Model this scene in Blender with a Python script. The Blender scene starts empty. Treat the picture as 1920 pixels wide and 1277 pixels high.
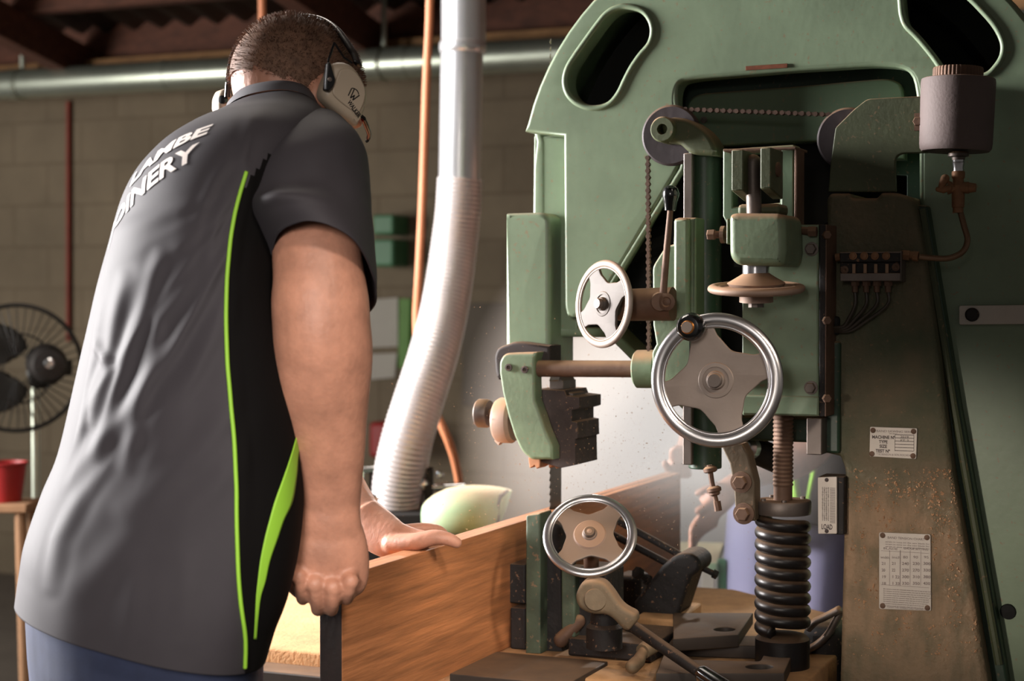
import bpy, bmesh, math, random
from mathutils import Vector, Matrix, noise
from mathutils.bvhtree import BVHTree
random.seed(7)
sc = bpy.context.scene
COL = sc.collection
PI = math.pi
FPX = 3200.0; CX = 960.0; CY = 638.5; EYE = 1.35
PITCH = math.atan(78.5 / FPX)
CAM = Vector((0, 0, EYE))

def ray(px, py):
    F = Vector((0, math.cos(PITCH), -math.sin(PITCH))); U = Vector((0, math.sin(PITCH), math.cos(PITCH)))
    return F + Vector((1, 0, 0)) * ((px - CX) / FPX) + U * ((CY - py) / FPX)

def P(px, py, Y):
    d = ray(px, py)
    return CAM + d * (Y / d.y)

def PZ(px, py, z):
    d = ray(px, py)
    return CAM + d * ((z - EYE) / d.z)

class Frame:
    """upright plane frame: u right, z up, w away"""
    def __init__(s, o, deg):
        t = math.radians(deg); s.o = Vector(o)
        s.U = Vector((math.cos(t), -math.sin(t), 0)); s.W = Vector((math.sin(t), math.cos(t), 0)); s.Z = Vector((0, 0, 1))
        s.M = Matrix.Translation(s.o) @ Matrix((s.U, s.Z, -s.W)).transposed().to_4x4()
        s.deg = deg
    def pt(s, px, py, w=0.0):
        d = ray(px, py)
        k = (w + (s.o - CAM).dot(s.W)) / d.dot(s.W)
        return CAM + d * k
    def uz(s, px, py, w=0.0):
        p = s.pt(px, py, w) - s.o
        return (p.dot(s.U), p.z)
    def g(s, u, w, z):
        return s.o + s.U * u + s.W * w + Vector((0, 0, z))
    def base(s, u, w, z=0):
        return Matrix.Translation(s.g(u, w, z)) @ Matrix.Rotation(-math.radians(s.deg), 4, 'Z')

# ---------------------------------------------------------------- materials
MATS = {}
def srgb(r, g, b):
    f = lambda c: (c / 12.92 if c <= .04045 else ((c + .055) / 1.055) ** 2.4)
    return (f(r / 255), f(g / 255), f(b / 255))

def mat(name, col, rough=.5, metal=0.0, var=.15, vs=6.0, bump=0.0, bs=80.0, dust=0.0, dcol=(176, 138, 104), spec=.5,
        stretch=None, col2=None, speck=0.0, sss=0.0, trans=0.0, dlo=.25, dhi=.9, emis=None, sheen=0.0, coat=0.0, bd=.004):
    m = bpy.data.materials.new(name); m.use_nodes = True
    nt = m.node_tree; N = nt.nodes; L = nt.links
    b = N['Principled BSDF']
    c = srgb(*col)
    tc = N.new('ShaderNodeTexCoord'); src = tc.outputs['Object']
    if stretch:
        mp = N.new('ShaderNodeMapping'); mp.inputs['Scale'].default_value = stretch
        L.new(src, mp.inputs['Vector']); src = mp.outputs['Vector']
    nz = N.new('ShaderNodeTexNoise'); nz.inputs['Scale'].default_value = vs; nz.inputs['Detail'].default_value = 6
    nz.inputs['Roughness'].default_value = .62
    L.new(src, nz.inputs['Vector'])
    cr = N.new('ShaderNodeValToRGB'); cr.color_ramp.elements[0].position = .32; cr.color_ramp.elements[1].position = .68
    lo = tuple(x * (1 - var) for x in c); hi = tuple(min(1, x * (1 + var)) for x in c)
    if col2: hi = srgb(*col2)
    cr.color_ramp.elements[0].color = (*lo, 1); cr.color_ramp.elements[1].color = (*hi, 1)
    L.new(nz.outputs['Fac'], cr.inputs['Fac'])
    out = cr.outputs['Color']
    rsock = None
    if speck:
        n2 = N.new('ShaderNodeTexNoise'); n2.inputs['Scale'].default_value = 130; n2.inputs['Detail'].default_value = 3
        L.new(tc.outputs['Object'], n2.inputs['Vector'])
        mr = N.new('ShaderNodeMapRange'); mr.inputs['From Min'].default_value = .64; mr.inputs['From Max'].default_value = .7
        mr.inputs['To Max'].default_value = speck
        L.new(n2.outputs['Fac'], mr.inputs['Value'])
        mx = N.new('ShaderNodeMix'); mx.data_type = 'RGBA'; mx.inputs['B'].default_value = (*srgb(150, 112, 84), 1)
        L.new(mr.outputs['Result'], mx.inputs['Factor']); L.new(out, mx.inputs['A']); out = mx.outputs['Result']
    if dust:
        ge = N.new('ShaderNodeNewGeometry'); sx = N.new('ShaderNodeSeparateXYZ'); L.new(ge.outputs['Normal'], sx.inputs[0])
        mr = N.new('ShaderNodeMapRange'); mr.inputs['From Min'].default_value = dlo; mr.inputs['From Max'].default_value = dhi
        mr.inputs['To Max'].default_value = dust; mr.interpolation_type = 'SMOOTHSTEP'
        L.new(sx.outputs['Z'], mr.inputs['Value'])
        n3 = N.new('ShaderNodeTexNoise'); n3.inputs['Scale'].default_value = 30; n3.inputs['Detail'].default_value = 5
        L.new(tc.outputs['Object'], n3.inputs['Vector'])
        ml = N.new('ShaderNodeMath'); ml.operation = 'MULTIPLY_ADD'; ml.inputs[1].default_value = .9; ml.inputs[2].default_value = .5
        L.new(n3.outputs['Fac'], ml.inputs[0])
        m2 = N.new('ShaderNodeMath'); m2.operation = 'MULTIPLY'; m2.use_clamp = True
        L.new(mr.outputs['Result'], m2.inputs[0]); L.new(ml.outputs[0], m2.inputs[1])
        mx = N.new('ShaderNodeMix'); mx.data_type = 'RGBA'; mx.inputs['B'].default_value = (*srgb(*dcol), 1)
        L.new(m2.outputs[0], mx.inputs['Factor']); L.new(out, mx.inputs['A']); out = mx.outputs['Result']
        mrr = N.new('ShaderNodeMapRange'); mrr.inputs['To Min'].default_value = rough; mrr.inputs['To Max'].default_value = .95
        L.new(m2.outputs[0], mrr.inputs['Value']); rsock = mrr.outputs['Result']
    L.new(out, b.inputs['Base Color'])
    b.inputs['Roughness'].default_value = rough
    if rsock: L.new(rsock, b.inputs['Roughness'])
    b.inputs['Metallic'].default_value = metal
    b.inputs['Specular IOR Level'].default_value = spec
    if sss:
        b.inputs['Subsurface Weight'].default_value = sss; b.inputs['Subsurface Scale'].default_value = .006
        b.inputs['Subsurface Radius'].default_value = (1, .35, .2)
    if trans: b.inputs['Transmission Weight'].default_value = trans
    if sheen: b.inputs['Sheen Weight'].default_value = sheen; b.inputs['Sheen Roughness'].default_value = .5
    if coat: b.inputs['Coat Weight'].default_value = coat; b.inputs['Coat Roughness'].default_value = .2
    if emis:
        b.inputs['Emission Color'].default_value = (*srgb(*emis[:3]), 1); b.inputs['Emission Strength'].default_value = emis[3]
    if bump:
        nb = N.new('ShaderNodeTexNoise'); nb.inputs['Scale'].default_value = bs; nb.inputs['Detail'].default_value = 5
        L.new(src, nb.inputs['Vector'])
        bp = N.new('ShaderNodeBump'); bp.inputs['Strength'].default_value = bump; bp.inputs['Distance'].default_value = bd
        L.new(nb.outputs['Fac'], bp.inputs['Height']); L.new(bp.outputs['Normal'], b.inputs['Normal'])
    MATS[name] = m
    return m

# ---------------------------------------------------------------- mesh builder (world coordinates)
class MB:
    def __init__(s): s.v = []; s.f = []; s.mi = []
    def add(s, vs, fs, mi=0):
        o = len(s.v); s.v += [Vector(v) for v in vs]; s.f += [tuple(i + o for i in f) for f in fs]; s.mi += [mi] * len(fs)
        return s
    def box(s, M, sx, sy, sz, mi=0):
        """M centre matrix, full sizes"""
        vs = [M @ Vector((x * sx / 2, y * sy / 2, z * sz / 2)) for x in (-1, 1) for y in (-1, 1) for z in (-1, 1)]
        return s.add(vs, [(0, 1, 3, 2), (4, 6, 7, 5), (0, 4, 5, 1), (2, 3, 7, 6), (0, 2, 6, 4), (1, 5, 7, 3)], mi)
    def pbox(s, fr, x0, y0, x1, y1, w0, w1, mi=0):
        """rectangle seen at pixels on plane w0, going back to w1"""
        a = fr.uz(x0, y1, w0); b = fr.uz(x1, y0, w0); m = fr.uz((x0 + x1) / 2, y0, w0)[1]; n = fr.uz((x0 + x1) / 2, y1, w0)[1]
        return s.fbox(fr, a[0], b[0], w0, w1, n, m, mi)
    def fbox(s, fr, u0, u1, w0, w1, z0, z1, mi=0):
        vs = [fr.g(u, w, z) for u in (u0, u1) for w in (w0, w1) for z in (z0, z1)]
        return s.add(vs, [(0, 1, 3, 2), (4, 6, 7, 5), (0, 4, 5, 1), (2, 3, 7, 6), (0, 2, 6, 4), (1, 5, 7, 3)], mi)
    def rings(s, rs, cap=True, closed=True, mi=0, loop=False):
        n = len(rs[0]); vs = [p for r in rs for p in r]; fs = []
        K = len(rs)
        for i in range(K if loop else K - 1):
            i2 = (i + 1) % K
            for j in range(n if closed else n - 1):
                a = i * n + j; b = i * n + (j + 1) % n
                fs.append((a, b, i2 * n + (j + 1) % n, i2 * n + j))
        if cap and not loop:
            fs.append(tuple(range(n))[::-1]); fs.append(tuple((K - 1) * n + j for j in range(n)))
        return s.add(vs, fs, mi)
    def tube(s, pts, r, n=12, cap=True, flat=1.0, up=None, loop=False, mi=0, dome=False):
        pts = [Vector(p) for p in pts]; K = len(pts)
        rad = r if isinstance(r, (list, tuple)) else [r] * K
        if dome:
            t0 = (pts[0] - pts[1]).normalized(); t1 = (pts[-1] - pts[-2]).normalized()
            a, ra = pts[0], rad[0]; b, rb = pts[-1], rad[-1]
            pre = [(a + t0 * ra * math.sin(q), ra * math.cos(q)) for q in (1.45, 1.1, .75, .4)]
            post = [(b + t1 * rb * math.sin(q), rb * math.cos(q)) for q in (.4, .75, 1.1, 1.45)]
            pts = [p for p, _ in pre] + pts + [p for p, _ in post]; rad = [q for _, q in pre] + list(rad) + [q for _, q in post]; K = len(pts)
        rs = []; nrm = None
        for i in range(K):
            if loop: t = (pts[(i + 1) % K] - pts[i - 1]).normalized()
            else: t = (pts[min(i + 1, K - 1)] - pts[max(i - 1, 0)]).normalized()
            if nrm is None:
                ref = Vector(up) if up else (Vector((0, 0, 1)) if abs(t.z) < .9 else Vector((1, 0, 0)))
                nrm = (ref - t * ref.dot(t)).normalized()
            else:
                if up: ref = Vector(up)
                else: ref = nrm
                nn = ref - t * ref.dot(t)
                if nn.length > 1e-6: nrm = nn.normalized()
            bn = t.cross(nrm)
            rs.append([pts[i] + (bn * math.cos(a) * flat + nrm * math.sin(a)) * rad[i] for a in [2 * PI * j / n for j in range(n)]])
        return s.rings(rs, cap=cap, loop=loop, mi=mi)
    def lathe(s, M, prof, n=32, mi=0, cap=True):
        """prof [(r,h)] along local z of M"""
        rs = [[M @ Vector((r * math.cos(2 * PI * j / n), r * math.sin(2 * PI * j / n), h)) for j in range(n)] for r, h in prof]
        return s.rings(rs, cap=cap, mi=mi)
    def cyl(s, a, b, r, n=20, mi=0, r2=None):
        return s.tube([a, b], [r, r if r2 is None else r2], n=n, mi=mi)
    def torus(s, M, R, r, n=64, m=14, sq=1.0, mi=0):
        rs = []
        for i in range(n):
            a = 2 * PI * i / n
            rs.append([M @ Vector(((R + r * math.cos(b)) * math.cos(a), (R + r * math.cos(b)) * math.sin(a), r * sq * math.sin(b))) for b in [2 * PI * j / m for j in range(m)]])
        return s.rings(rs, loop=True, mi=mi)
    def ell(s, M, rx, ry, rz, n=24, m=16, mi=0):
        rs = []
        for i in range(1, m):
            a = PI * i / m
            rs.append([M @ Vector((rx * math.sin(a) * math.cos(2 * PI * j / n), ry * math.sin(a) * math.sin(2 * PI * j / n), -rz * math.cos(a))) for j in range(n)])
        return s.rings(rs, mi=mi)
    def hexa(s, c, ax, r, h, mi=0):
        return s.lathe(orient(c, ax), [(r, 0), (r, h * .85), (r * .88, h)], n=6, mi=mi)

def orient(c, ax, roll=0.0, up=None):
    """matrix at c with local z along ax"""
    z = Vector(ax).normalized()
    ref = Vector(up) if up else (Vector((0, 0, 1)) if abs(z.z) < .95 else Vector((0, 1, 0)))
    x = ref.cross(z).normalized(); y = z.cross(x)
    M = Matrix((x, y, z)).transposed().to_4x4(); M.translation = Vector(c)
    return M @ Matrix.Rotation(roll, 4, 'Z')

def top_of(o):
    while o.parent: o = o.parent
    return o

def link_mesh(name, me, mats, parent=None, M=None, smooth=True, ang=35, bev=0.0, bseg=2, sub=0, wn=False):
    o = bpy.data.objects.new(name, me); COL.objects.link(o)
    if parent is not None:
        me.transform(top_of(parent).matrix_basis.inverted()); o.parent = parent
    elif M is not None:
        me.transform(M.inverted()); o.matrix_basis = M
    for m in (mats if isinstance(mats, (list, tuple)) else [mats]): me.materials.append(MATS[m])
    if smooth:
        me.shade_smooth()
        if ang < 180: me.set_sharp_from_angle(angle=math.radians(ang))
    if bev:
        b = o.modifiers.new('bevel', 'BEVEL'); b.width = bev; b.segments = bseg; b.limit_method = 'ANGLE'; b.angle_limit = math.radians(40)
        b.harden_normals = False
    if wn or bev:
        q = o.modifiers.new('wn', 'WEIGHTED_NORMAL'); q.keep_sharp = True; q.weight = 90
    if sub:
        q = o.modifiers.new('sub', 'SUBSURF'); q.levels = sub; q.render_levels = sub
    return o

def emit(name, mb, mats, parent=None, M=None, clean=True, **k):
    me = bpy.data.meshes.new(name); me.from_pydata([tuple(v) for v in mb.v], [], mb.f)
    me.polygons.foreach_set('material_index', mb.mi)
    if clean:
        bm = bmesh.new(); bm.from_mesh(me); bmesh.ops.recalc_face_normals(bm, faces=bm.faces); bm.to_mesh(me); bm.free()
    me.update()
    if parent is None and M is None:
        c = sum(mb.v, Vector()) / len(mb.v); M = Matrix.Translation((c.x, c.y, min(v.z for v in mb.v)))
    return link_mesh(name, me, mats, parent, M, **k)

def tag(o, label, cat=None, group=None, kind=None):
    if label: o['label'] = label
    if cat: o['category'] = cat
    if group: o['group'] = group
    if kind: o['kind'] = kind
    return o

def thing(name, label, cat, M, group=None):
    o = bpy.data.objects.new(name, None); COL.objects.link(o); o.matrix_basis = M if isinstance(M, Matrix) else Matrix.Translation(M)
    o.empty_display_size = .1
    return tag(o, label, cat, group)

def fillet(pts, r=0.0, seg=5):
    out = []; n = len(pts)
    for i in range(n):
        p = Vector(pts[i][:2]); rr = pts[i][2] if len(pts[i]) > 2 else r
        a = Vector(pts[i - 1][:2]); b = Vector(pts[(i + 1) % n][:2])
        if rr <= 0: out.append(p); continue
        da = a - p; db = b - p
        la = min(rr, da.length * .48); lb = min(rr, db.length * .48)
        A = p + da.normalized() * la; B = p + db.normalized() * lb
        for k in range(seg + 1):
            t = k / seg
            out.append(A * (1 - t) ** 2 + p * 2 * t * (1 - t) + B * t * t)
    return [tuple(q) for q in out]

def cr(pts, n=6, closed=True):
    """Catmull-Rom through points (any dimension)"""
    P_ = [Vector(p) for p in pts]; K = len(P_); out = []
    rng = range(K) if closed else range(K - 1)
    for i in rng:
        if closed: p0, p1, p2, p3 = P_[i - 1], P_[i], P_[(i + 1) % K], P_[(i + 2) % K]
        else: p0, p1, p2, p3 = P_[max(i - 1, 0)], P_[i], P_[i + 1], P_[min(i + 2, K - 1)]
        for k in range(n):
            t = k / n
            out.append(.5 * ((2 * p1) + (p2 - p0) * t + (2 * p0 - 5 * p1 + 4 * p2 - p3) * t * t + (3 * p1 - p0 - 3 * p2 + p3) * t ** 3))
    if not closed: out.append(P_[-1])
    return out

def plate_mesh(outer, t0, t1, M, holes=(), bevel=0.0, bres=2):
    cu = bpy.data.curves.new('tmp', 'CURVE'); cu.dimensions = '2D'; cu.fill_mode = 'BOTH'
    th = abs(t1 - t0); bevel = min(bevel, th * .49)
    cu.extrude = th / 2 - bevel; cu.bevel_depth = bevel; cu.bevel_resolution = bres; cu.offset = -bevel
    for loop in [outer] + list(holes):
        sp = cu.splines.new('POLY'); sp.points.add(len(loop) - 1); sp.use_cyclic_u = True
        for i, p in enumerate(loop): sp.points[i].co = (p[0], p[1], 0, 1)
    ob = bpy.data.objects.new('tmp', cu); COL.objects.link(ob)
    dg = bpy.context.evaluated_depsgraph_get(); dg.update()
    me = bpy.data.meshes.new_from_object(ob.evaluated_get(dg))
    bpy.data.objects.remove(ob); bpy.data.curves.remove(cu)
    me.transform(M @ Matrix.Translation((0, 0, (t0 + t1) / 2)))
    me.materials.clear()
    bm = bmesh.new(); bm.from_mesh(me); bmesh.ops.remove_doubles(bm, verts=bm.verts, dist=1e-5); bmesh.ops.recalc_face_normals(bm, faces=bm.faces); bm.to_mesh(me); bm.free()
    return me

def plate(name, fr, outer, w0, w1, mats, parent=None, holes=(), bevel=.003, r=0, hr=0, M=None, tracew=None, **k):
    """outline given at pixels as seen on plane w0, thickness back to w1"""
    tw = w0 if tracew is None else tracew
    o = [fr.uz(x, y, tw) for x, y in fillet(outer, r)]
    hs = [[fr.uz(x, y, tw) for x, y in fillet(h, hr)] for h in holes]
    me = plate_mesh(o, -w1, -w0, fr.M, hs, bevel)
    me.name = name
    if parent is None and M is None:
        c = sum((v.co for v in me.vertices), Vector()) / len(me.vertices)
        M = Matrix.Translation((c.x, c.y, min(v.co.z for v in me.vertices))) @ Matrix.Rotation(-math.radians(fr.deg), 4, 'Z')
    k.setdefault('wn', True); k.setdefault('ang', 50)
    return link_mesh(name, me, mats, parent, M, **k)

def mesh_append(mb, me, mi=0):
    mb.add([v.co for v in me.vertices], [tuple(p.vertices) for p in me.polygons], mi)
    bpy.data.meshes.remove(me)

def text_mb(mb, body, M, size, w=None, ext=.0004, align='LEFT', mi=0, shear=0, bold=0.0):
    cu = bpy.data.curves.new('t', 'FONT'); cu.body = body; cu.size = size; cu.extrude = ext; cu.align_x = align; cu.shear = shear
    cu.resolution_u = 3; cu.offset = bold
    ob = bpy.data.objects.new('t', cu); COL.objects.link(ob)
    dg = bpy.context.evaluated_depsgraph_get(); dg.update()
    me = bpy.data.meshes.new_from_object(ob.evaluated_get(dg))
    bpy.data.objects.remove(ob); bpy.data.curves.remove(cu)
    if w:
        xs = [v.co.x for v in me.vertices]; s_ = w / max(1e-6, max(xs) - min(xs))
        me.transform(Matrix.Diagonal((s_, 1, 1, 1)))
    me.transform(M); mesh_append(mb, me, mi)
# ================================================================ palette
mat('green_paint', (128, 145, 118), rough=.42, var=.14, vs=6, bump=.12, bs=90, dust=.55, dlo=.35, dhi=1.0, dcol=(150, 122, 94), speck=.5, bd=.002)
mat('green_paint_dusty', (112, 128, 100), rough=.5, var=.2, vs=14, bump=.2, bs=140, dust=.95, dlo=.15, dhi=.8, speck=.6, bd=.002)
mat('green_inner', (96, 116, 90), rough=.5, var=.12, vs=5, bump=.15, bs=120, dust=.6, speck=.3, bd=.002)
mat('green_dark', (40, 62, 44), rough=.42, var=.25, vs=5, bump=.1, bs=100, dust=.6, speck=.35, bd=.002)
mat('green_olive', (76, 82, 56), rough=.6, var=.2, vs=9, bump=.2, bs=160, dust=.8, dlo=.2, speck=.4, bd=.002)
mat('void_shade_black', (16, 15, 13), rough=.8, var=.2)  # near-black puts the shade inside the guard into the colour
mat('steel_bright', (196, 194, 196), rough=.24, metal=1.0, var=.08, vs=12, dust=.25, dlo=.8, dhi=1.1)
mat('cast_alu', (146, 133, 124), rough=.58, metal=.6, var=.08, vs=14, bump=.15, bs=200, dust=.6, dlo=.1, dhi=.9, bd=.001)
mat('wheel_chrome', (205, 202, 202), rough=.3, metal=1.0, var=.05, vs=10)
mat('wheel_dusty', (160, 134, 118), rough=.6, metal=.2, var=.12, vs=14, dust=.9, dlo=.1, dcol=(182, 142, 110))
mat('steel_dull', (108, 98, 92), rough=.5, metal=.6, var=.2, vs=12, bump=.1, dust=.7, dlo=.2)
mat('steel_brown', (104, 78, 62), rough=.65, metal=.25, var=.25, vs=20, bump=.2, dust=.7, dlo=.1)
mat('sprocket_black', (58, 50, 52), rough=.6, metal=.3, var=.25, vs=14, bump=.1, dust=.6, dlo=.2)
mat('chain_brown', (92, 70, 58), rough=.6, metal=.3, var=.3, vs=60, dust=.5, dlo=.1)
mat('black_iron', (32, 27, 25), rough=.7, metal=.1, var=.3, vs=20, bump=.3, bs=90, dust=.3, dlo=.6, speck=.6)
mat('black_knob', (12, 12, 13), rough=.12, var=.05, coat=.6)
mat('brass', (186, 122, 60), rough=.35, metal=.9, var=.2, vs=50)
mat('brass_dusty', (140, 100, 70), rough=.6, metal=.35, var=.25, vs=40, dust=.7, dlo=.1)
mat('grey_pot', (100, 86, 83), rough=.72, var=.14, vs=8, bump=.15, bs=220, dust=.8, dlo=.35, dcol=(158, 120, 94))
mat('column_dust', (80, 90, 66), rough=.72, var=.2, vs=8, col2=(112, 98, 76), bump=.6, bs=110, dust=.6, speck=.4, bd=.006)
mat('plate_white', (190, 180, 170), rough=.5, var=.06, vs=20, metal=.2)
mat('plate_ink', (60, 44, 42), rough=.6, var=.1)
mat('plate_ink_pale', (128, 112, 108), rough=.6, var=.1)
mat('name_strip', (126, 74, 52), rough=.5, metal=.4, var=.3, vs=80)
mat('spring_black', (28, 25, 25), rough=.38, metal=.3, var=.25, vs=30, dust=.3, dlo=.3, dhi=1, bump=.15)
mat('copper_tube', (130, 102, 80), rough=.42, metal=.6, var=.15, vs=30)
mat('clear_tube', (66, 58, 50), rough=.2, var=.1, vs=30)
mat('chip_wood', (186, 144, 108), rough=.8, var=.25, vs=90)
mat('table_dust', (196, 150, 104), rough=.9, var=.16, vs=25, bump=.5, bs=150, bd=.003)
mat('table_iron', (60, 52, 46), rough=.6, metal=.3, var=.25, vs=12, dust=.35, dlo=.6)
mat('blade_steel', (120, 112, 104), rough=.35, metal=.9, var=.15, vs=8)
mat('guide_dark', (70, 58, 54), rough=.7, metal=.2, var=.3, vs=25, bump=.2, dust=.7, dlo=.3, speck=.6)
mat('guide_wood', (198, 140, 104), rough=.8, var=.2, vs=30)
mat('rubber_dark', (44, 34, 32), rough=.75, var=.2, vs=30, dust=.35)
# room
mat('block_wall', (118, 106, 88), rough=.9, var=.25, vs=1.4)
mat('roof_sheet', (92, 84, 74), rough=.7, metal=.3, var=.3, vs=2)
mat('rafter_wood', (88, 52, 38), rough=.8, var=.35, vs=4, stretch=(1, 8, 8))
mat('beam_tan', (150, 112, 74), rough=.8, var=.2, vs=3, stretch=(1, 8, 8))
mat('galv_pipe', (196, 204, 190), rough=.34, metal=.85, var=.1, vs=5)
mat('galv_duct', (220, 220, 222), rough=.3, metal=.8, var=.06, vs=5)
mat('flex_duct', (214, 206, 204), rough=.4, metal=.6, var=.1, vs=9)
mat('orange_pipe', (206, 132, 92), rough=.5, var=.1, vs=12)
mat('red_line', (130, 52, 38), rough=.6, var=.2)
mat('concrete', (96, 88, 80), rough=.85, var=.25, vs=2, bump=.2, bs=30)
mat('pale_panel', (186, 178, 172), rough=.8, var=.06, vs=2)
mat('pale_board', (92, 84, 74), rough=.8, var=.12, vs=3)
mat('paper_white', (170, 166, 158), rough=.8, var=.06)
mat('leaf_green', (84, 130, 50), rough=.6, var=.1)
mat('mint_green', (150, 176, 140), rough=.45, var=.12, vs=6, dust=.85, dlo=.2, dhi=.95, dcol=(206, 180, 146))
mat('fan_black', (36, 34, 30), rough=.5, var=.2)
mat('red_plastic', (150, 26, 26), rough=.5, var=.1)
mat('wood_leg', (150, 112, 80), rough=.8, var=.2)
mat('chrome', (220, 220, 220), rough=.2, metal=1, var=.04)
mat('dark_iron', (44, 40, 38), rough=.5, metal=.3, var=.2)
mat('cream_paint', (206, 196, 180), rough=.5, var=.06)
mat('bench_green', (70, 120, 86), rough=.5, var=.1)

def nodes_of(m): return MATS[m].node_tree
# block coursing on the wall: a brick texture bump and darker joints
nt = nodes_of('block_wall'); b = nt.nodes['Principled BSDF']
tc = nt.nodes.new('ShaderNodeTexCoord'); mp = nt.nodes.new('ShaderNodeMapping'); mp.inputs['Rotation'].default_value = (PI / 2, 0, 0)
nt.links.new(tc.outputs['Object'], mp.inputs['Vector'])
bk = nt.nodes.new('ShaderNodeTexBrick'); bk.inputs['Scale'].default_value = 1.0; bk.inputs['Brick Width'].default_value = .4; bk.inputs['Row Height'].default_value = .2
bk.inputs['Mortar Size'].default_value = .008
bk.inputs['Color1'].default_value = (.95, .95, .95, 1); bk.inputs['Color2'].default_value = (.86, .85, .84, 1); bk.inputs['Mortar'].default_value = (.74, .72, .7, 1)
nt.links.new(mp.outputs['Vector'], bk.inputs['Vector'])
src = b.inputs['Base Color'].links[0].from_socket
mx = nt.nodes.new('ShaderNodeMix'); mx.data_type = 'RGBA'; mx.blend_type = 'MULTIPLY'; mx.inputs['Factor'].default_value = .9
nt.links.new(src, mx.inputs['A']); nt.links.new(bk.outputs['Color'], mx.inputs['B']); nt.links.new(mx.outputs['Result'], b.inputs['Base Color'])

MF = Frame((P(1040, 955, 3.0).x, 3.0, 0), 23.3)     # machine frame: u along its face, w along the feed
TZ = .78                                            # table height
WALLW = 3.9

# ================================================================ room
mb = MB(); mb.fbox(MF, -6, 5, -5.5, WALLW + .2, -.1, 0); tag(emit('floor', mb, 'concrete', M=MF.base(0, 0)), None, kind='structure')
mb = MB(); mb.fbox(MF, -6, 5, WALLW, WALLW + .2, 0, 2.62); tag(emit('wall_back', mb, 'block_wall', M=MF.base(0, WALLW)), 'grey block wall behind the pipes', kind='structure')
# roof: corrugated sheets, descending towards the back wall
def roofz(w): return 2.6 + (WALLW - w) * .2
mb = MB(); NU = 420; row0 = []; row1 = []
for i in range(NU + 1):
    u = -6 + 11 * i / NU; h = .02 * math.sin(u * 2 * PI / .15)
    row0.append(MF.g(u, WALLW, roofz(WALLW) + h)); row1.append(MF.g(u, -5.5, roofz(-5.5) + h))
up = [p + Vector((0, 0, .02)) for p in row0], [p + Vector((0, 0, .02)) for p in row1]
mb.rings([row0, row1, up[1], up[0]], closed=False, cap=False, loop=True)
tag(emit('ceiling', mb, 'roof_sheet', M=MF.base(0, 0, 2.6), ang=180), 'dark corrugated roof sheets', kind='structure')

def sloped_beam(name, u, wa, wb, drop, wd, ht, m):
    mb = MB(); vs = []
    for w in (wa, wb):
        for du in (-wd / 2, wd / 2):
            for dz in (-drop, -drop - ht): vs.append(MF.g(u + du, w, roofz(w) + dz))
    mb.add(vs, [(0, 1, 3, 2), (4, 6, 7, 5), (0, 4, 5, 1), (2, 3, 7, 6), (0, 2, 6, 4), (1, 5, 7, 3)])
    return emit(name, mb, m, bev=.004)
n = 0
for x in (-3.9, -2.35, -.9, .6, 2.1):
    n += 1
    o = sloped_beam('rafter', x, WALLW, -1.5, .1, .09, .16, 'rafter_wood')
    o.name = 'trim_%d' % n; tag(o, 'dark brown sloping rafter under the roof', kind='structure')
for w in (3.35, 2.4, 1.4):
    n += 1; mb = MB(); mb.fbox(MF, -6, 5, w - .04, w + .04, roofz(w) - .1, roofz(w) - .025)
    tag(emit('trim_%d' % n, mb, 'rafter_wood', bev=.004), 'brown roof purlin', kind='structure')
n += 1; mb = MB(); mb.fbox(MF, -6, 5, WALLW - .16, WALLW, 2.32, 2.46)
tag(emit('trim_%d' % n, mb, 'beam_tan', bev=.005), 'tan wall plate above the long pipe', kind='structure')

n += 1; mb = MB(); mb.fbox(MF, -6, 5, WALLW - .07, WALLW, 2.46, 2.66); tag(emit('trim_%d' % n, mb, 'rafter_wood', bev=.004), 'brown board where the roof meets the back wall', kind='structure')
# long galvanised pipe
def pipe_tag(name, pts, r, m, label, cat, n=20, group=None, **k):
    mb = MB(); mb.tube(pts, r, n=n); return tag(emit(name, mb, m, **k), label, cat, group)
pw = WALLW - .26
a = MF.uz(0, 160, pw); b = MF.uz(1050, 101, pw); zz = (a[1] + b[1]) / 2
sl = (b[1] - a[1]) / (b[0] - a[0])
t = thing('extraction_pipe', 'long horizontal galvanised pipe running along the top of the back wall', 'pipe', MF.base(a[0], pw, 0))
u0, u1 = -5.8, 4.6; R_ = .068
mb = MB(); mb.tube([MF.g(u0, pw, a[1] + sl * (u0 - a[0])), MF.g(u1, pw, a[1] + sl * (u1 - a[0]))], R_, n=32); emit('pipe_run', mb, 'galv_pipe', t)
for px in (312, 760, 30):
    uu = MF.uz(px, 140, pw)[0]; mb = MB(); mb.tube([MF.g(uu - .02, pw, a[1] + sl * (uu - a[0])), MF.g(uu + .02, pw, a[1] + sl * (uu - a[0]))], R_ + .003, n=32); emit('joint_collar', mb, 'galv_pipe', t)
for px in (42, 720):
    uu = MF.uz(px, 100, pw)[0]; mb = MB(); z0 = a[1] + sl * (uu - a[0]) + R_; mb.tube([MF.g(uu, pw, z0), MF.g(uu, pw, z0 + .5)], .012, n=10)
    mb.torus(orient(MF.g(uu, pw, z0 - R_), MF.U), R_ + .004, .005, n=32, m=6); emit('hanger', mb, 'galv_pipe', t)

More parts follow.
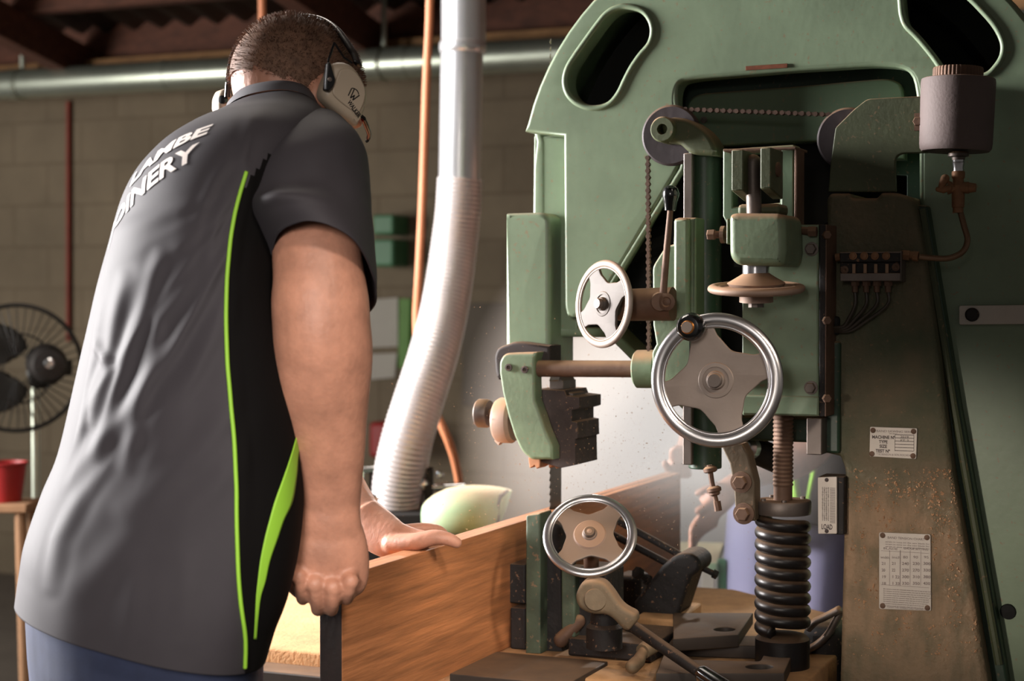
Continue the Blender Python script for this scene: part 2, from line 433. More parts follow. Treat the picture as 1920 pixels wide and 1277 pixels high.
# red line running down the wall, orange pipes
mb = MB(); mb.tube([MF.pt(128, 190, WALLW - .02), MF.pt(128, 640, WALLW - .02)], .011, n=8)
tag(emit('conduit', mb, 'red_line'), 'thin red conduit running down the grey block wall', 'conduit')
mb = MB(); mb.tube([MF.pt(490, -120, 1.9), MF.pt(492, 75, 1.9), MF.pt(493, 130, 1.9)], .012, n=12)
tag(emit('air_pipe', mb, 'orange_pipe'), 'short orange pipe coming down from the roof behind the head', 'pipe')
Yh = 4.6
hp = [(806, -260), (806, 0), (800, 140), (796, 260), (791, 400), (785, 520), (781, 600), (786, 680), (800, 740), (822, 785), (838, 820), (852, 860), (862, 910), (866, 960), (868, 1100)]
mb = MB(); mb.tube(cr([P(x, y, Yh + .1 * math.sin(i * .5)) for i, (x, y) in enumerate(hp)], 5, False), .0115, n=14)
tag(emit('air_hose', mb, 'orange_pipe', ang=180), 'orange air hose hanging from the roof beside the silver duct and curving in below it', 'hose')

# dust duct: rigid pipe above, ribbed flexible below
Yd = 4.3
t = thing('dust_duct', 'silver dust extraction duct, rigid above and ribbed flexible hose below', 'duct', P(868, 500, Yd) * 1)
mb = MB(); mb.tube([P(869, -260, Yd), P(869, 84, Yd)], .0565, n=40); emit('upper_pipe', mb, 'galv_duct', t)
mb = MB(); mb.tube([P(866, 88, Yd), P(862, 345, Yd)], .0535, n=40); emit('lower_pipe', mb, 'galv_duct', t)
mb = MB(); mb.lathe(orient(P(867.5, 92, Yd), (0, 0, 1)), [(.0545, -.012), (.0585, -.008), (.06, 0), (.0595, .012), (.0575, .018)], n=40); emit('clamp_ring', mb, 'galv_duct', t)
mb = MB(); path = cr([P(x, y, Yd + dy) for x, y, dy in [(862, 335, 0), (859, 395, 0), (852, 455, 0), (842, 530, -.02), (828, 605, -.05), (808, 680, -.1), (784, 755, -.13), (762, 830, -.15), (748, 900, -.14), (743, 960, -.12), (742, 1040, -.1)]], 44, False)
rad = []
s_ = 0
for i, p in enumerate(path):
    if i: s_ += (p - path[i - 1]).length
    rad.append(.0565 + .009 * min(1, s_ / .9) + .0009 * math.sin(s_ * 2 * PI / .011))
mb.tube(path, rad, n=40); emit('flexible_hose', mb, 'flex_duct', t, ang=180)

# pale sheet leaning on/fixed to the wall, behind the blade: brightened by an added spot
plate('wall_panel', MF, [(1041, 632), (1700, 632), (1700, 1280), (1041, 1280)], WALLW - .04, WALLW - .005, 'pale_panel', bevel=.004)
tag(bpy.data.objects['wall_panel'], 'large pale sheet on the back wall, bright behind the saw blade', 'panel')
plate('wall_board', MF, [(866, 568), (1036, 568), (1036, 760), (866, 760)], WALLW - .03, WALLW - .003, 'pale_board', bevel=.003)
tag(bpy.data.objects['wall_board'], 'dull grey board on the wall between the silver duct and the green blade guard', 'board')
plate('paper_sheet', MF, [(688, 562), (746, 558), (746, 650), (690, 652)], WALLW - .012, WALLW - .008, 'paper_white', bevel=.001)
tag(bpy.data.objects['paper_sheet'], 'upper of two pale paper sheets on the wall beside the forearm', 'paper')
o = plate('paper_sheet', MF, [(692, 664), (744, 662), (740, 708), (694, 712)], WALLW - .012, WALLW - .008, 'paper_white', bevel=.001)
tag(o, 'lower and smaller of two pale paper sheets on the wall', 'paper')
o = plate('wall_strip', MF, [(748, 560), (770, 560), (766, 690), (746, 690)], WALLW - .05, WALLW - .01, 'leaf_green', bevel=.004)
tag(o, 'bright green upright strip on the wall left of the silver duct', 'strip')
for (x0, y0, x1, y1), l in (((697, 402, 738, 440), 'upper'), ((697, 448, 738, 500), 'lower')):
    mb = MB(); mb.pbox(MF, x0, y0, x1, y1, WALLW - .15, WALLW); o = emit('wall_box', mb, 'bench_green', bev=.012)
    tag(o, l + ' of two blurred green boxes on the wall right of the shoulder', 'box')
mb = MB(); mb.pbox(MF, 690, 792, 735, 860, WALLW - .3, WALLW - .05); tag(emit('storage_tub', mb, 'red_plastic', bev=.02), 'dark red tub seen between the forearm and the silver duct', 'tub')

# pedestal fan at far left
Yf = 5.3
c = P(32, 690, Yf); R_ = 118 * Yf / FPX
t = thing('pedestal_fan', 'dark pedestal fan standing by the block wall at far left', 'fan', (c.x + .04, Yf + .05, 0))
mb = MB()
Mf = orient(c, (.35, -1, 0))
mb.torus(Mf, R_, .007, n=64, m=8); mb.torus(Mf @ Matrix.Translation((0, 0, .05)), R_ * .55, .003, n=48, m=6)
for k in range(44):
    a = 2 * PI * k / 44; pts = [Mf @ Vector((math.cos(a) * r, math.sin(a) * r, h)) for r, h in ((R_, 0), (R_ * .8, .035), (R_ * .5, .055), (.04, .06))]
    mb.tube(pts, .0018, n=5)
emit('guard', mb, 'fan_black', t)
for k in range(3):
    mb = MB(); rs = []
    for i in range(8):
        r = .03 + (R_ * .85 - .03) * i / 7; w_ = .05 + .1 * math.sin(PI * min(1, i / 6)); row = []
        for j in range(6):
            q = 2 * PI * k / 3 + (j / 5 - .5) * w_ / max(r, .06)
            row.append(Mf @ Vector((math.cos(q) * r, math.sin(q) * r, .01 + .02 * (j / 5 - .5))))
        rs.append(row)
    mb.rings(rs, closed=False, cap=False); o = emit('fan_blade', mb, 'fan_black', t, clean=False)
    so = o.modifiers.new('s', 'SOLIDIFY'); so.thickness = .003
mb = MB(); mb.lathe(orient(P(88, 682, Yf), (.35, -1, 0)), [(.02, .09), (.045, .085), (.06, .04), (.062, -.05), (.05, -.11), (.02, -.13)], n=24); emit('motor', mb, 'dark_iron', t)
mb = MB(); mb.lathe(orient(P(92, 681, Yf - .09), (.35, -1, 0)), [(.018, 0), (.016, .015), (.008, .02)], n=16); emit('badge', mb, 'chrome', t)
mb = MB(); q = P(66, 700, Yf + .05); mb.tube([q, Vector((q.x, q.y, .05))], .014, n=12); emit('pole', mb, 'galv_pipe', t)
mb = MB(); mb.lathe(Matrix.Translation((q.x, q.y, 0)), [(.24, 0), (.24, .015), (.2, .03), (.04, .06), (.03, .1)], n=32); emit('base', mb, 'fan_black', t)
# red tub on a stool at the left edge
q = P(10, 940, 4.9)
t = thing('stool', 'pale wooden stool at the left edge with a red bin on it', 'stool', (q.x, q.y, 0))
mb = MB(); mb.box(Matrix.Translation((q.x, q.y, q.z - .012)), .17, .17, .024); emit('seat', mb, 'wood_leg', t, bev=.004)
for sx in (-1, 1):
    for sy in (-1, 1):
        mb = MB(); mb.tube([(q.x + sx * .06, q.y + sy * .06, q.z - .02), (q.x + sx * .08, q.y + sy * .08, 0)], .016, n=10); emit('leg', mb, 'wood_leg', t)
mb = MB(); mb.lathe(Matrix.Translation((q.x, q.y, q.z)), [(.045, 0), (.06, .105), (.065, .108), (.065, .114), (.058, .114), (.043, .006)], n=28, cap=True)
tag(emit('waste_bin', mb, 'red_plastic'), 'red plastic bin standing on the stool at the left edge', 'bin')

# background spindle machine with pale green rounded hood, beyond the board
Yg = 3.75
t = thing('shop_machine', 'machine with a rounded pale green dusty hood beyond the board', 'machine', (P(870, 950, Yg).x, Yg + .05, 0))
mb = MB(); rs = []
prof = [(788, 962, .5), (790, 950, 10), (797, 940, 24), (812, 928, 40), (835, 917, 54), (862, 911, 61), (890, 910, 62), (915, 911, 56), (935, 913, 42), (950, 916, 20), (960, 919, 3)]
for x, ytop, dep in prof:
    s_ = Yg / FPX; top = P(x, ytop, Yg).z; bot = P(x, 1010, Yg).z if x < 930 else P(x, 1010 - (x - 930) * 3.0, Yg).z
    if x <= 788: bot = top - .01
    d_ = dep * s_; row = []
    for j in range(28):
        a = 2 * PI * j / 28; ca, sa = math.cos(a), math.sin(a)
        row.append(Vector((P(x, 0, Yg).x, Yg + abs(ca) ** .8 * (1 if ca > 0 else -1) * d_, (top + bot) / 2 + sa * (top - bot) / 2)))
    rs.append(row)
mb.rings(rs); emit('hood', mb, 'mint_green', t, ang=60)
mb = MB(); mb.tube([P(951, 921, Yg - .01), P(938, 930, Yg - .035), P(933, 945, Yg - .045), P(933, 985, Yg - .045)], .0045, n=8); emit('hood_edging', mb, 'rubber_dark', t)
mb = MB(); z_ = P(870, 1010, Yg).z + .012; mb.box(Matrix.Translation((P(870, 0, Yg).x, Yg + .02, z_ / 2)), .2, .22, z_); emit('pedestal', mb, 'dark_iron', t, bev=.02)
# chrome clamp hardware at foot of the duct
Yc = 4.15
t = thing('clamp_stand', 'blurred chrome clamp bars at the foot of the silver duct', 'clamp', (P(750, 950, Yc).x, Yc, 0))
mb = MB(); mb.tube([P(672, 882, Yc), P(700, 880, Yc), P(735, 883, Yc)], .008, n=10); mb.tube([P(678, 882, Yc), P(676, 935, Yc)], .008, n=10); emit('clamp_frame', mb, 'chrome', t)
mb = MB(); mb.tube([P(790, 915, Yc), P(872, 912, Yc)], .009, n=12); emit('cross_bar', mb, 'chrome', t)
for x, y, r in ((702, 933, .012), (793, 905, .013), (823, 890, .009)):
    mb = MB(); mb.lathe(orient(P(x, y, Yc - .02), (-.2, -1, .1)), [(r, -.012), (r, .004), (r * .8, .009), (r * .3, .011)], n=18); emit('clamp_knob', mb, 'chrome', t)
for q_ in ((692, 880, 730, 960, 0, .05), (795, 878, 812, 960, -.01, .03)):
    mb = MB(); mb.pbox(Frame((0, Yc, 0), 0), *q_); emit('bracket', mb, 'dark_iron', t, bev=.004)
z_ = P(750, 955, Yc).z
mb = MB(); mb.box(Matrix.Translation((P(765, 0, Yc).x, Yc + .05, z_ / 2)), .28, .2, z_); emit('base', mb, 'dark_iron', t, bev=.01)

# cream trestle and green bench beyond the saw, low right
fz = Frame((0, 4.3, 0), 10)
t = thing('work_bench', 'cream and green bench frame seen low beyond the saw', 'bench', Matrix.Translation(P(1290, 1100, 4.3) * 1))
t.matrix_basis.translation.z = 0
mb = MB(); mb.pbox(fz, 1150, 1052, 1345, 1068, 0, .35); emit('top', mb, 'mint_green', t, bev=.003)
mb = MB(); mb.pbox(fz, 1314, 1068, 1340, 1500, 0, .03); emit('leg', mb, 'cream_paint', t, bev=.002)
mb = MB(); mb.pbox(fz, 1344, 1050, 1362, 1500, .01, .04); emit('leg', mb, 'bench_green', t, bev=.002)
mb = MB(); mb.pbox(fz, 1160, 1068, 1180, 1500, .01, .04); emit('leg', mb, 'cream_paint', t, bev=.002)
mb = MB(); mb.lathe(orient(P(1220, 1051, 4.35), (0, 0, 1)), [(.012, 0), (.02, .01), (.02, .022), (.008, .03)], n=16)
tag(emit('jar', mb, 'paper_white'), 'small white blurred jar on the bench beyond the lower handwheel', 'jar')

mat('link_brown', (88, 74, 56), rough=.6, var=.25, vs=14, metal=.2, bump=.2, dust=.5, speck=.4)
# dust caked in a band on the lower column
nt = nodes_of('column_dust'); b = nt.nodes['Principled BSDF']; src = b.inputs['Base Color'].links[0].from_socket
tc = nt.nodes.new('ShaderNodeTexCoord'); sx = nt.nodes.new('ShaderNodeSeparateXYZ'); nt.links.new(tc.outputs['Object'], sx.inputs[0])
nz = nt.nodes.new('ShaderNodeTexNoise'); nz.inputs['Scale'].default_value = 26; nz.inputs['Detail'].default_value = 8
mpp = nt.nodes.new('ShaderNodeMapping'); mpp.inputs['Scale'].default_value = (1.6, 1, .7); nt.links.new(tc.outputs['Object'], mpp.inputs['Vector']); nt.links.new(mpp.outputs['Vector'], nz.inputs['Vector'])
m1 = nt.nodes.new('ShaderNodeMapRange'); m1.interpolation_type = 'SMOOTHSTEP'; m1.inputs['From Min'].default_value = 1.10; m1.inputs['From Max'].default_value = 1.02
m2 = nt.nodes.new('ShaderNodeMapRange'); m2.interpolation_type = 'SMOOTHSTEP'; m2.inputs['From Min'].default_value = .72; m2.inputs['From Max'].default_value = .95; m2.inputs['To Min'].default_value = .45
nt.links.new(sx.outputs['Z'], m1.inputs['Value']); nt.links.new(sx.outputs['Z'], m2.inputs['Value'])
ml = nt.nodes.new('ShaderNodeMath'); ml.operation = 'MULTIPLY'; nt.links.new(m1.outputs[0], ml.inputs[0]); nt.links.new(m2.outputs[0], ml.inputs[1])
m3 = nt.nodes.new('ShaderNodeMapRange'); m3.inputs['From Min'].default_value = .36; m3.inputs['From Max'].default_value = .62; m3.inputs['To Min'].default_value = .35; nt.links.new(nz.outputs['Fac'], m3.inputs['Value'])
m4 = nt.nodes.new('ShaderNodeMath'); m4.operation = 'MULTIPLY'; nt.links.new(ml.outputs[0], m4.inputs[0]); nt.links.new(m3.outputs[0], m4.inputs[1])
mx = nt.nodes.new('ShaderNodeMix'); mx.data_type = 'RGBA'; mx.inputs['B'].default_value = (*srgb(160, 132, 104), 1)
nt.links.new(m4.outputs[0], mx.inputs['Factor']); nt.links.new(src, mx.inputs['A']); nt.links.new(mx.outputs['Result'], b.inputs['Base Color'])

mat('fence_green', (76, 88, 70), rough=.6, var=.3, vs=12, bump=.2, dust=.9, dlo=.2, speck=.6)
mat('tan_cast', (112, 96, 74), rough=.65, var=.22, vs=16, bump=.3, dust=.7, dlo=.1, speck=.5)
mat('cast_alu_dimmed', (78, 71, 66), rough=.6, metal=.3, var=.12, vs=16, bump=.15, bs=200, dust=.5, dlo=.1, bd=.001)  # cast alloy darkened to offset the strong light on the side wheel
# ================================================================ the band resaw
SAW = thing('band_resaw', 'big old green band resaw with handwheels and a curved wheel guard', 'bandsaw', MF.base(0, 0))
G = 'green_paint'
CXW, CYW, RW = 1503.0, 357.0, 533.0
def arc(r, a0, a1, n=40):
    return [(CXW + r * math.cos(math.radians(a)), CYW - r * math.sin(math.radians(a))) for a in [a0 + (a1 - a0) * i / n for i in range(n + 1)]]
aL = math.degrees(math.atan2(CYW - 247, -(CXW - 981)))   # angle at left notch
aL = math.degrees(math.atan2(110, -522))
FLOORY = 1960
# full silhouette (back casting with rim)
sil = arc(RW, aL, 0) + [(2036, 900), (2036, FLOORY), (1600, FLOORY), (1575, 795), (1292, 797), (1226, 738), (1122, 634), (984, 632), (979, 420), (980, 310), (985, 262)]
sil_in = arc(RW - 16, aL - 1, 0) + [(2020, 900), (2020, FLOORY - 20), (1620, FLOORY - 20), (1600, 775), (1302, 778), (1236, 720), (1130, 616), (1003, 614), (1003, 420), (1003, 310), (1003, 262)]
plate('guard_rim', MF, sil, -.085, .15, G, SAW, holes=[sil_in], bevel=.006, tracew=-.13)
plate('guard_back', MF, sil_in, .13, .149, 'void_shade_black', SAW, bevel=.002, tracew=-.13)
plate('guard_flange', MF, [(981, 250), (1064, 250), (1064, 632), (981, 632), (979, 420)], -.084, -.05, G, SAW, bevel=.004, tracew=-.13)
# front plate with the two slots
slotL = [tuple(p) for p in cr([(900 + x / 3.192, y / 3.192) for x, y in [(880, 52), (962, 72), (1008, 125), (1022, 190), (1004, 258), (952, 320), (900, 395), (858, 475), (822, 550), (775, 608), (720, 632), (650, 632), (580, 602), (535, 550), (521, 480), (540, 405), (590, 325), (650, 240), (705, 165), (762, 95), (820, 60)]], 4)]
slotR = [tuple(p) for p in cr([(1400 + x / 3.192, y / 3.192) for x, y in [(935, -70), (936, 20), (945, 95), (968, 150), (1022, 205), (1080, 272), (1130, 335), (1180, 405), (1240, 445), (1330, 455), (1430, 440), (1485, 390), (1518, 335), (1526, 275), (1508, 215), (1468, 148), (1400, 70), (1320, -10), (1230, -80), (1080, -120), (980, -110)]], 4)]
front = [(1056, 256, 0), (983, 247, 0)] + [(x, y, 0) for x, y in arc(RW - 3, aL - 1.6, 0)] + [(2034, 900, 0), (2034, FLOORY, 0), (1760, FLOORY, 0), (1728, 560, 0), (1727, 260, 0), (1724, 195, 30), (1712, 128, 60), (1640, 122, 20), (1480, 132, 0), (1300, 148, 30), (1264, 156, 40), (1268, 235, 20), (1278, 305, 14), (1132, 552, 24), (1090, 597, 30), (1058, 594, 26)]
plate('wheel_guard', MF, front, -.13, -.084, G, SAW, holes=[slotL, slotR], bevel=.0065)
def bead(name, loop, w, r, closed=True):
    mb = MB(); mb.tube([MF.pt(x, y, w) for x, y in loop], r, n=10, loop=closed, cap=not closed, up=MF.W); return emit(name, mb, G, SAW, ang=180)
def off(loop, d):
    c = Vector((sum(p[0] for p in loop) / len(loop), sum(p[1] for p in loop) / len(loop)))
    n = len(loop); out = []
    for i in range(n):
        a = Vector(loop[i - 1][:2]); b = Vector(loop[(i + 1) % n][:2]); t_ = (b - a).normalized(); nn = Vector((t_.y, -t_.x))
        p = Vector(loop[i][:2])
        if nn.dot(p - c) < 0 and d > 0 and False: nn = -nn
        out.append(tuple(p + nn * d))
    return out
def grow(loop, d):
    ar = sum(loop[i - 1][0] * loop[i][1] - loop[i][0] * loop[i - 1][1] for i in range(len(loop)))
    return off(loop, d if ar > 0 else -d)
bead('slot_lip', grow(slotL, 4), -.1285, .0052)
bead('slot_lip', grow(slotR, 4), -.1285, .0052)
bead('recess_lip', fillet([(1066, 588), (1130, 560, 10), (1283, 312, 10), (1271, 235, 20), (1262, 150, 40), (1300, 143, 30), (1480, 128), (1640, 118, 20), (1716, 122, 60), (1729, 195, 30), (1731, 260), (1732, 420)], 0), -.124, .0055, False)
# wheel inside
ctr = MF.pt(CXW, CYW, 0.03)
mb = MB(); Mw = orient(ctr, -MF.W)
mb.lathe(Mw, [(.36, -.04), (.40, -.045), (.40, .045), (.36, .04), (.345, .01), (.345, -.01)], n=96); mb.lathe(Mw, [(.08, -.05), (.08, .06), (.05, .07)], n=32)
for k in range(6):
    a = PI / 3 * k + .3; mb.tube([Mw @ Vector((math.cos(a) * .06, math.sin(a) * .06, 0)), Mw @ Vector((math.cos(a) * .35, math.sin(a) * .35, 0))], [.035, .025], n=10)
emit('band_wheel', mb, 'void_shade_black', SAW)
# recessed panel behind the chain
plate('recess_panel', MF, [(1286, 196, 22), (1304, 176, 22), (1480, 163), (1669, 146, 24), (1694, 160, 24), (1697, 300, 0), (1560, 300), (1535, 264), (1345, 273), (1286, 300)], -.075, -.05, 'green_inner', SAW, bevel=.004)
plate('recess_floor', MF, [(1255, 130), (1735, 110), (1735, 640), (1700, 640), (1700, 330), (1560, 320), (1560, 268), (1340, 275), (1262, 300)], -.045, -.03, 'green_dark', SAW, bevel=.002)  # dark green puts the recess shadow into the floor's colour
mb = MB(); mb.lathe(orient(MF.pt(1320, 225, -.0755), -MF.W), [(.0055, 0), (.0055, .003), (.003, .003), (.003, .0005)], n=14); emit('screw', mb, 'steel_dull', SAW)
plate('name_strip', MF, [(1398, 124), (1476, 119), (1476, 127), (1398, 132)], -.1325, -.1302, 'name_strip', SAW, bevel=.0004)
# blade and its guard
mb = MB(); a = MF.uz(1040, 955, 0)
zt = MF.uz(1040, 200, 0)[1]
for w_a, w_b in ((-.02, .03),): mb.fbox(MF, -.0007, .0007, w_a, w_b, TZ - .5, zt)
for k in range(90):
    z_ = TZ - .1 + k * .0125
    mb.add([MF.g(-.0009, -.02, z_), MF.g(.0009, -.02, z_), MF.g(0, -.026, z_ + .002), MF.g(-.0009, -.02, z_ + .009), MF.g(.0009, -.02, z_ + .009)], [(0, 1, 2), (0, 2, 3), (1, 4, 2), (3, 2, 4)])
emit('saw_blade', mb, 'blade_steel', SAW, clean=False)
plate('blade_guard', MF, [(947, 400, 3), (1017, 398, 10), (1031, 408, 10), (1031, 700), (990, 680, 10), (947, 655, 4)], -.135, -.02, G, SAW, bevel=.009)
plate('dust_skirt', MF, [(926, 668, 6), (932, 652, 8), (964, 640, 8), (985, 641), (1031, 648), (1031, 700), (948, 700), (934, 714, 4), (928, 700, 6)], -.155, -.1, 'rubber_dark', SAW, bevel=.006)
# blade guide arm: green cast bracket
br = plate('guide_bracket', MF, [(936, 678, 6), (945, 662, 12), (1007, 660, 3), (1002, 676, 3), (1002, 704), (1003, 750), (1013, 778), (1022, 805), (1036, 838), (1036, 862), (996, 862, 6), (978, 848, 10), (964, 818), (952, 780), (942, 738), (936, 700)], -.185, -.15, 'green_paint_dusty', SAW, bevel=.005)
for px, py in ((954, 689), (984, 693)):
    mb = MB(); mb.lathe(orient(MF.pt(px, py, -.186), -MF.W), [(.0062, -.001), (.0062, .002), (.0035, .0022), (.003, -.0005)], n=14); emit('screw', mb, 'guide_dark', br)
gd = plate('guide_block', MF, [(1018, 730), (1058, 732), (1062, 742), (1086, 745), (1086, 766, 2), (1072, 770), (1072, 780), (1072, 790), (1082, 792), (1083, 822), (1078, 824), (1079, 872), (1050, 878), (1000, 862), (1000, 730)], -.145, -.04, 'guide_dark', SAW, bevel=.002)
for pts in ([(1030, 714), (1056, 714), (1056, 730), (1030, 730)], [(1044, 720), (1050, 705), (1056, 720)], [(1060, 734), (1074, 738), (1074, 748), (1060, 748)]):
    plate('guide_clamp', MF, pts, -.13, -.07, 'steel_dull', gd, bevel=.002)
for k, (x0, x1) in enumerate(((990, 1013), (1026, 1050))):
    plate('guide_pad', MF, [(x0, 858), (x1, 858), (x1 - 1, 876), (x1 - 7, 879), (x0 + 12, 872), (x0 + 3, 878)], -.15 + k * .02, -.11 + k * .02, 'guide_wood', gd, bevel=.0015)
mb = MB(); U_ = MF.U
def ucyl(mb, x0, x1, y, r_px, w, n=24, prof=None):
    a = MF.pt(x0, y, w); b = MF.pt(x1, y, w); r = r_px * a.y / FPX
    mb.tube([a, b], r, n=n)
    return a, b, r
a, b = MF.pt(903, 775, -.15), MF.pt(940, 777, -.15); mb.tube([a, b], .0085, n=16)
kn = emit('guide_screw', mb, 'steel_brown', SAW)
mb = MB(); mb.lathe(orient(MF.pt(905, 775, -.15), -MF.U), [(.0, -.014), (.022, -.013), (.0245, -.009), (.0245, .006), (.022, .009), (.0, .01)], n=32); emit('knurled_knob', mb, 'steel_dull', kn, clean=True)
mb = MB(); mb.lathe(orient(MF.pt(946, 788, -.145), -MF.U), [(.0, -.02), (.034, -.02), (.0385, -.014), (.0385, .006), (.035, .012), (.015, .013), (0, .013)], n=36)
mb.tube([MF.pt(934, 820, -.15), MF.pt(942, 828, -.15)], .009, n=10); emit('lock_disc', mb, 'wheel_dusty', kn)
# cross shaft to the right
mb = MB(); mb.tube([MF.pt(1004, 691, -.165), MF.pt(1200, 692, -.165)], .0138, n=24); emit('guide_shaft', mb, 'steel_brown', SAW)
mb = MB(); mb.tube([MF.pt(1193, 692, -.165), MF.pt(1196, 692, -.165), MF.pt(1232, 692, -.165)], [.028, .031, .031], n=32); emit('shaft_boss', mb, 'green_paint_dusty', SAW)

# guide post carriage
mb = MB(); mb.tube([MF.pt(1322, 282, -.165), MF.pt(1322, 878, -.165)], .0265, n=28); mb.pbox(MF, 1299, 284, 1330, 876, -.185, -.14); emit('guide_post', mb, 'green_dark', SAW, bev=.002)
mb = MB(); mb.pbox(MF, 1280, 287, 1298, 872, -.2, -.16); emit('slide_bar', mb, 'steel_dull', SAW, bev=.0015)
cl = plate('slide_clamp', MF, [(1264, 412, 4), (1270, 408, 4), (1305, 408, 2), (1305, 735), (1232, 735, 6), (1222, 724), (1222, 660, 4), (1230, 645), (1224, 610), (1223, 500, 8), (1247, 462, 8), (1262, 458)], -.235, -.17, 'green_paint_dusty', SAW, bevel=.004)
mb = MB(); mb.pbox(MF, 1292, 410, 1294, 733, -.2365, -.235); emit('slit', mb, 'void_shade_black', cl)
mb = MB(); mb.pbox(MF, 1262, 409, 1291, 600, -.252, -.236); emit('gib_cover', mb, 'green_paint_dusty', cl, bev=.005)
# top bracket with sprocket
plate('sprocket_bracket', MF, [(1236, 224, 12), (1262, 219, 6), (1290, 222, 30), (1326, 246, 30), (1342, 275, 10), (1345, 292, 2), (1298, 289, 6), (1287, 283, 8), (1272, 268, 10), (1246, 268, 12)], -.215, -.155, 'green_olive', SAW, bevel=.008)
mb = MB(); c = MF.pt(1251, 245, -.2)
mb.lathe(orient(c, -MF.W), [(.0205, -.04), (.0205, .022), (.018, .026), (.0085, .026), (.0085, -.02)], n=32); emit('bearing_boss', mb, 'green_olive', SAW)
def sprocket(px, py, rp, w):
    c = MF.pt(px, py, w); R__ = rp * c.y / FPX
    mb = MB(); prof = [(R__ * .3, -.006), (R__, -.005), (R__, .003), (R__ * .93, .006), (R__ * .3, .005)]
    mb.lathe(orient(c, -MF.W), prof, n=64); mb.lathe(orient(c, -MF.W), [(R__ * .3, .0), (R__ * .3, .016), (R__ * .1, .016)], n=24)
    return emit('chain_sprocket', mb, 'sprocket_black', SAW), c, R__
s1, c1, r1 = sprocket(1259, 254, 57, -.172)
s2, c2, r2 = sprocket(1590, 260, 58, -.172)
# chain
def chain(name, a, b, parent, pitch=.0105):
    d = (b - a); n = int(d.length / pitch); t_ = d.normalized(); mb = MB(); sd = t_.cross(MF.W).normalized()
    for i in range(n):
        c = a + t_ * (i + .5) * pitch
        mb.tube([c - MF.W * .0042, c + MF.W * .0042], .0038, n=8)
        for q in (-1, 1):
            cc = c + t_ * pitch * .5 + MF.W * q * (.0034 if i % 2 else .0022)
            M = Matrix((t_, sd, MF.W)).transposed().to_4x4(); M.translation = cc
            mb.box(M, pitch * .95, .0042, .0009)
    return emit(name, mb, 'chain_brown', parent, smooth=False)
ch = bpy.data.objects.new('lift_chain', None)
x_l = MF.pt(1216, 300, -.172)
chain('lift_chain', MF.pt(1215, 290, -.172), MF.pt(1217, 662, -.172), SAW)
chain('lift_chain', MF.pt(1280, 205, -.172), MF.pt(1585, 216, -.172), SAW)

# small lever and its shaft
mb = MB(); mb.tube([MF.pt(1160, 572, -.27), MF.pt(1262, 570, -.27)], [.0245, .0262], n=28); emit('feed_shaft', mb, 'steel_brown', SAW)
mb = MB(); mb.tube([MF.pt(1238, 566, -.275), MF.pt(1238, 566, -.275) - MF.W * .03 + MF.U * .01], [.017, .0135], n=20)
mb.lathe(orient(MF.pt(1238, 566, -.305) + MF.U * .01, -MF.W), [(.0135, 0), (.008, .002), (.006, .0005), (.002, .002)], n=18); emit('lever_boss', mb, 'steel_brown', SAW)
lv = MB(); lv.tube([MF.pt(1243, 556, -.295), MF.pt(1250, 470, -.295), MF.pt(1257, 395, -.295)], [.0058, .0052, .0046], n=12)
lo = emit('clamp_lever', lv, 'steel_brown', SAW)
mb = MB(); mb.lathe(orient(MF.pt(1256.5, 396, -.295), MF.pt(1258, 360, -.295) - MF.pt(1256.5, 396, -.295)), [(.003, 0), (.0085, .001), (.0105, .014), (.0132, .022), (.0135, .028), (.011, .035), (.006, .0385), (.001, .0395)], n=26); emit('lever_knob', mb, 'black_knob', lo)

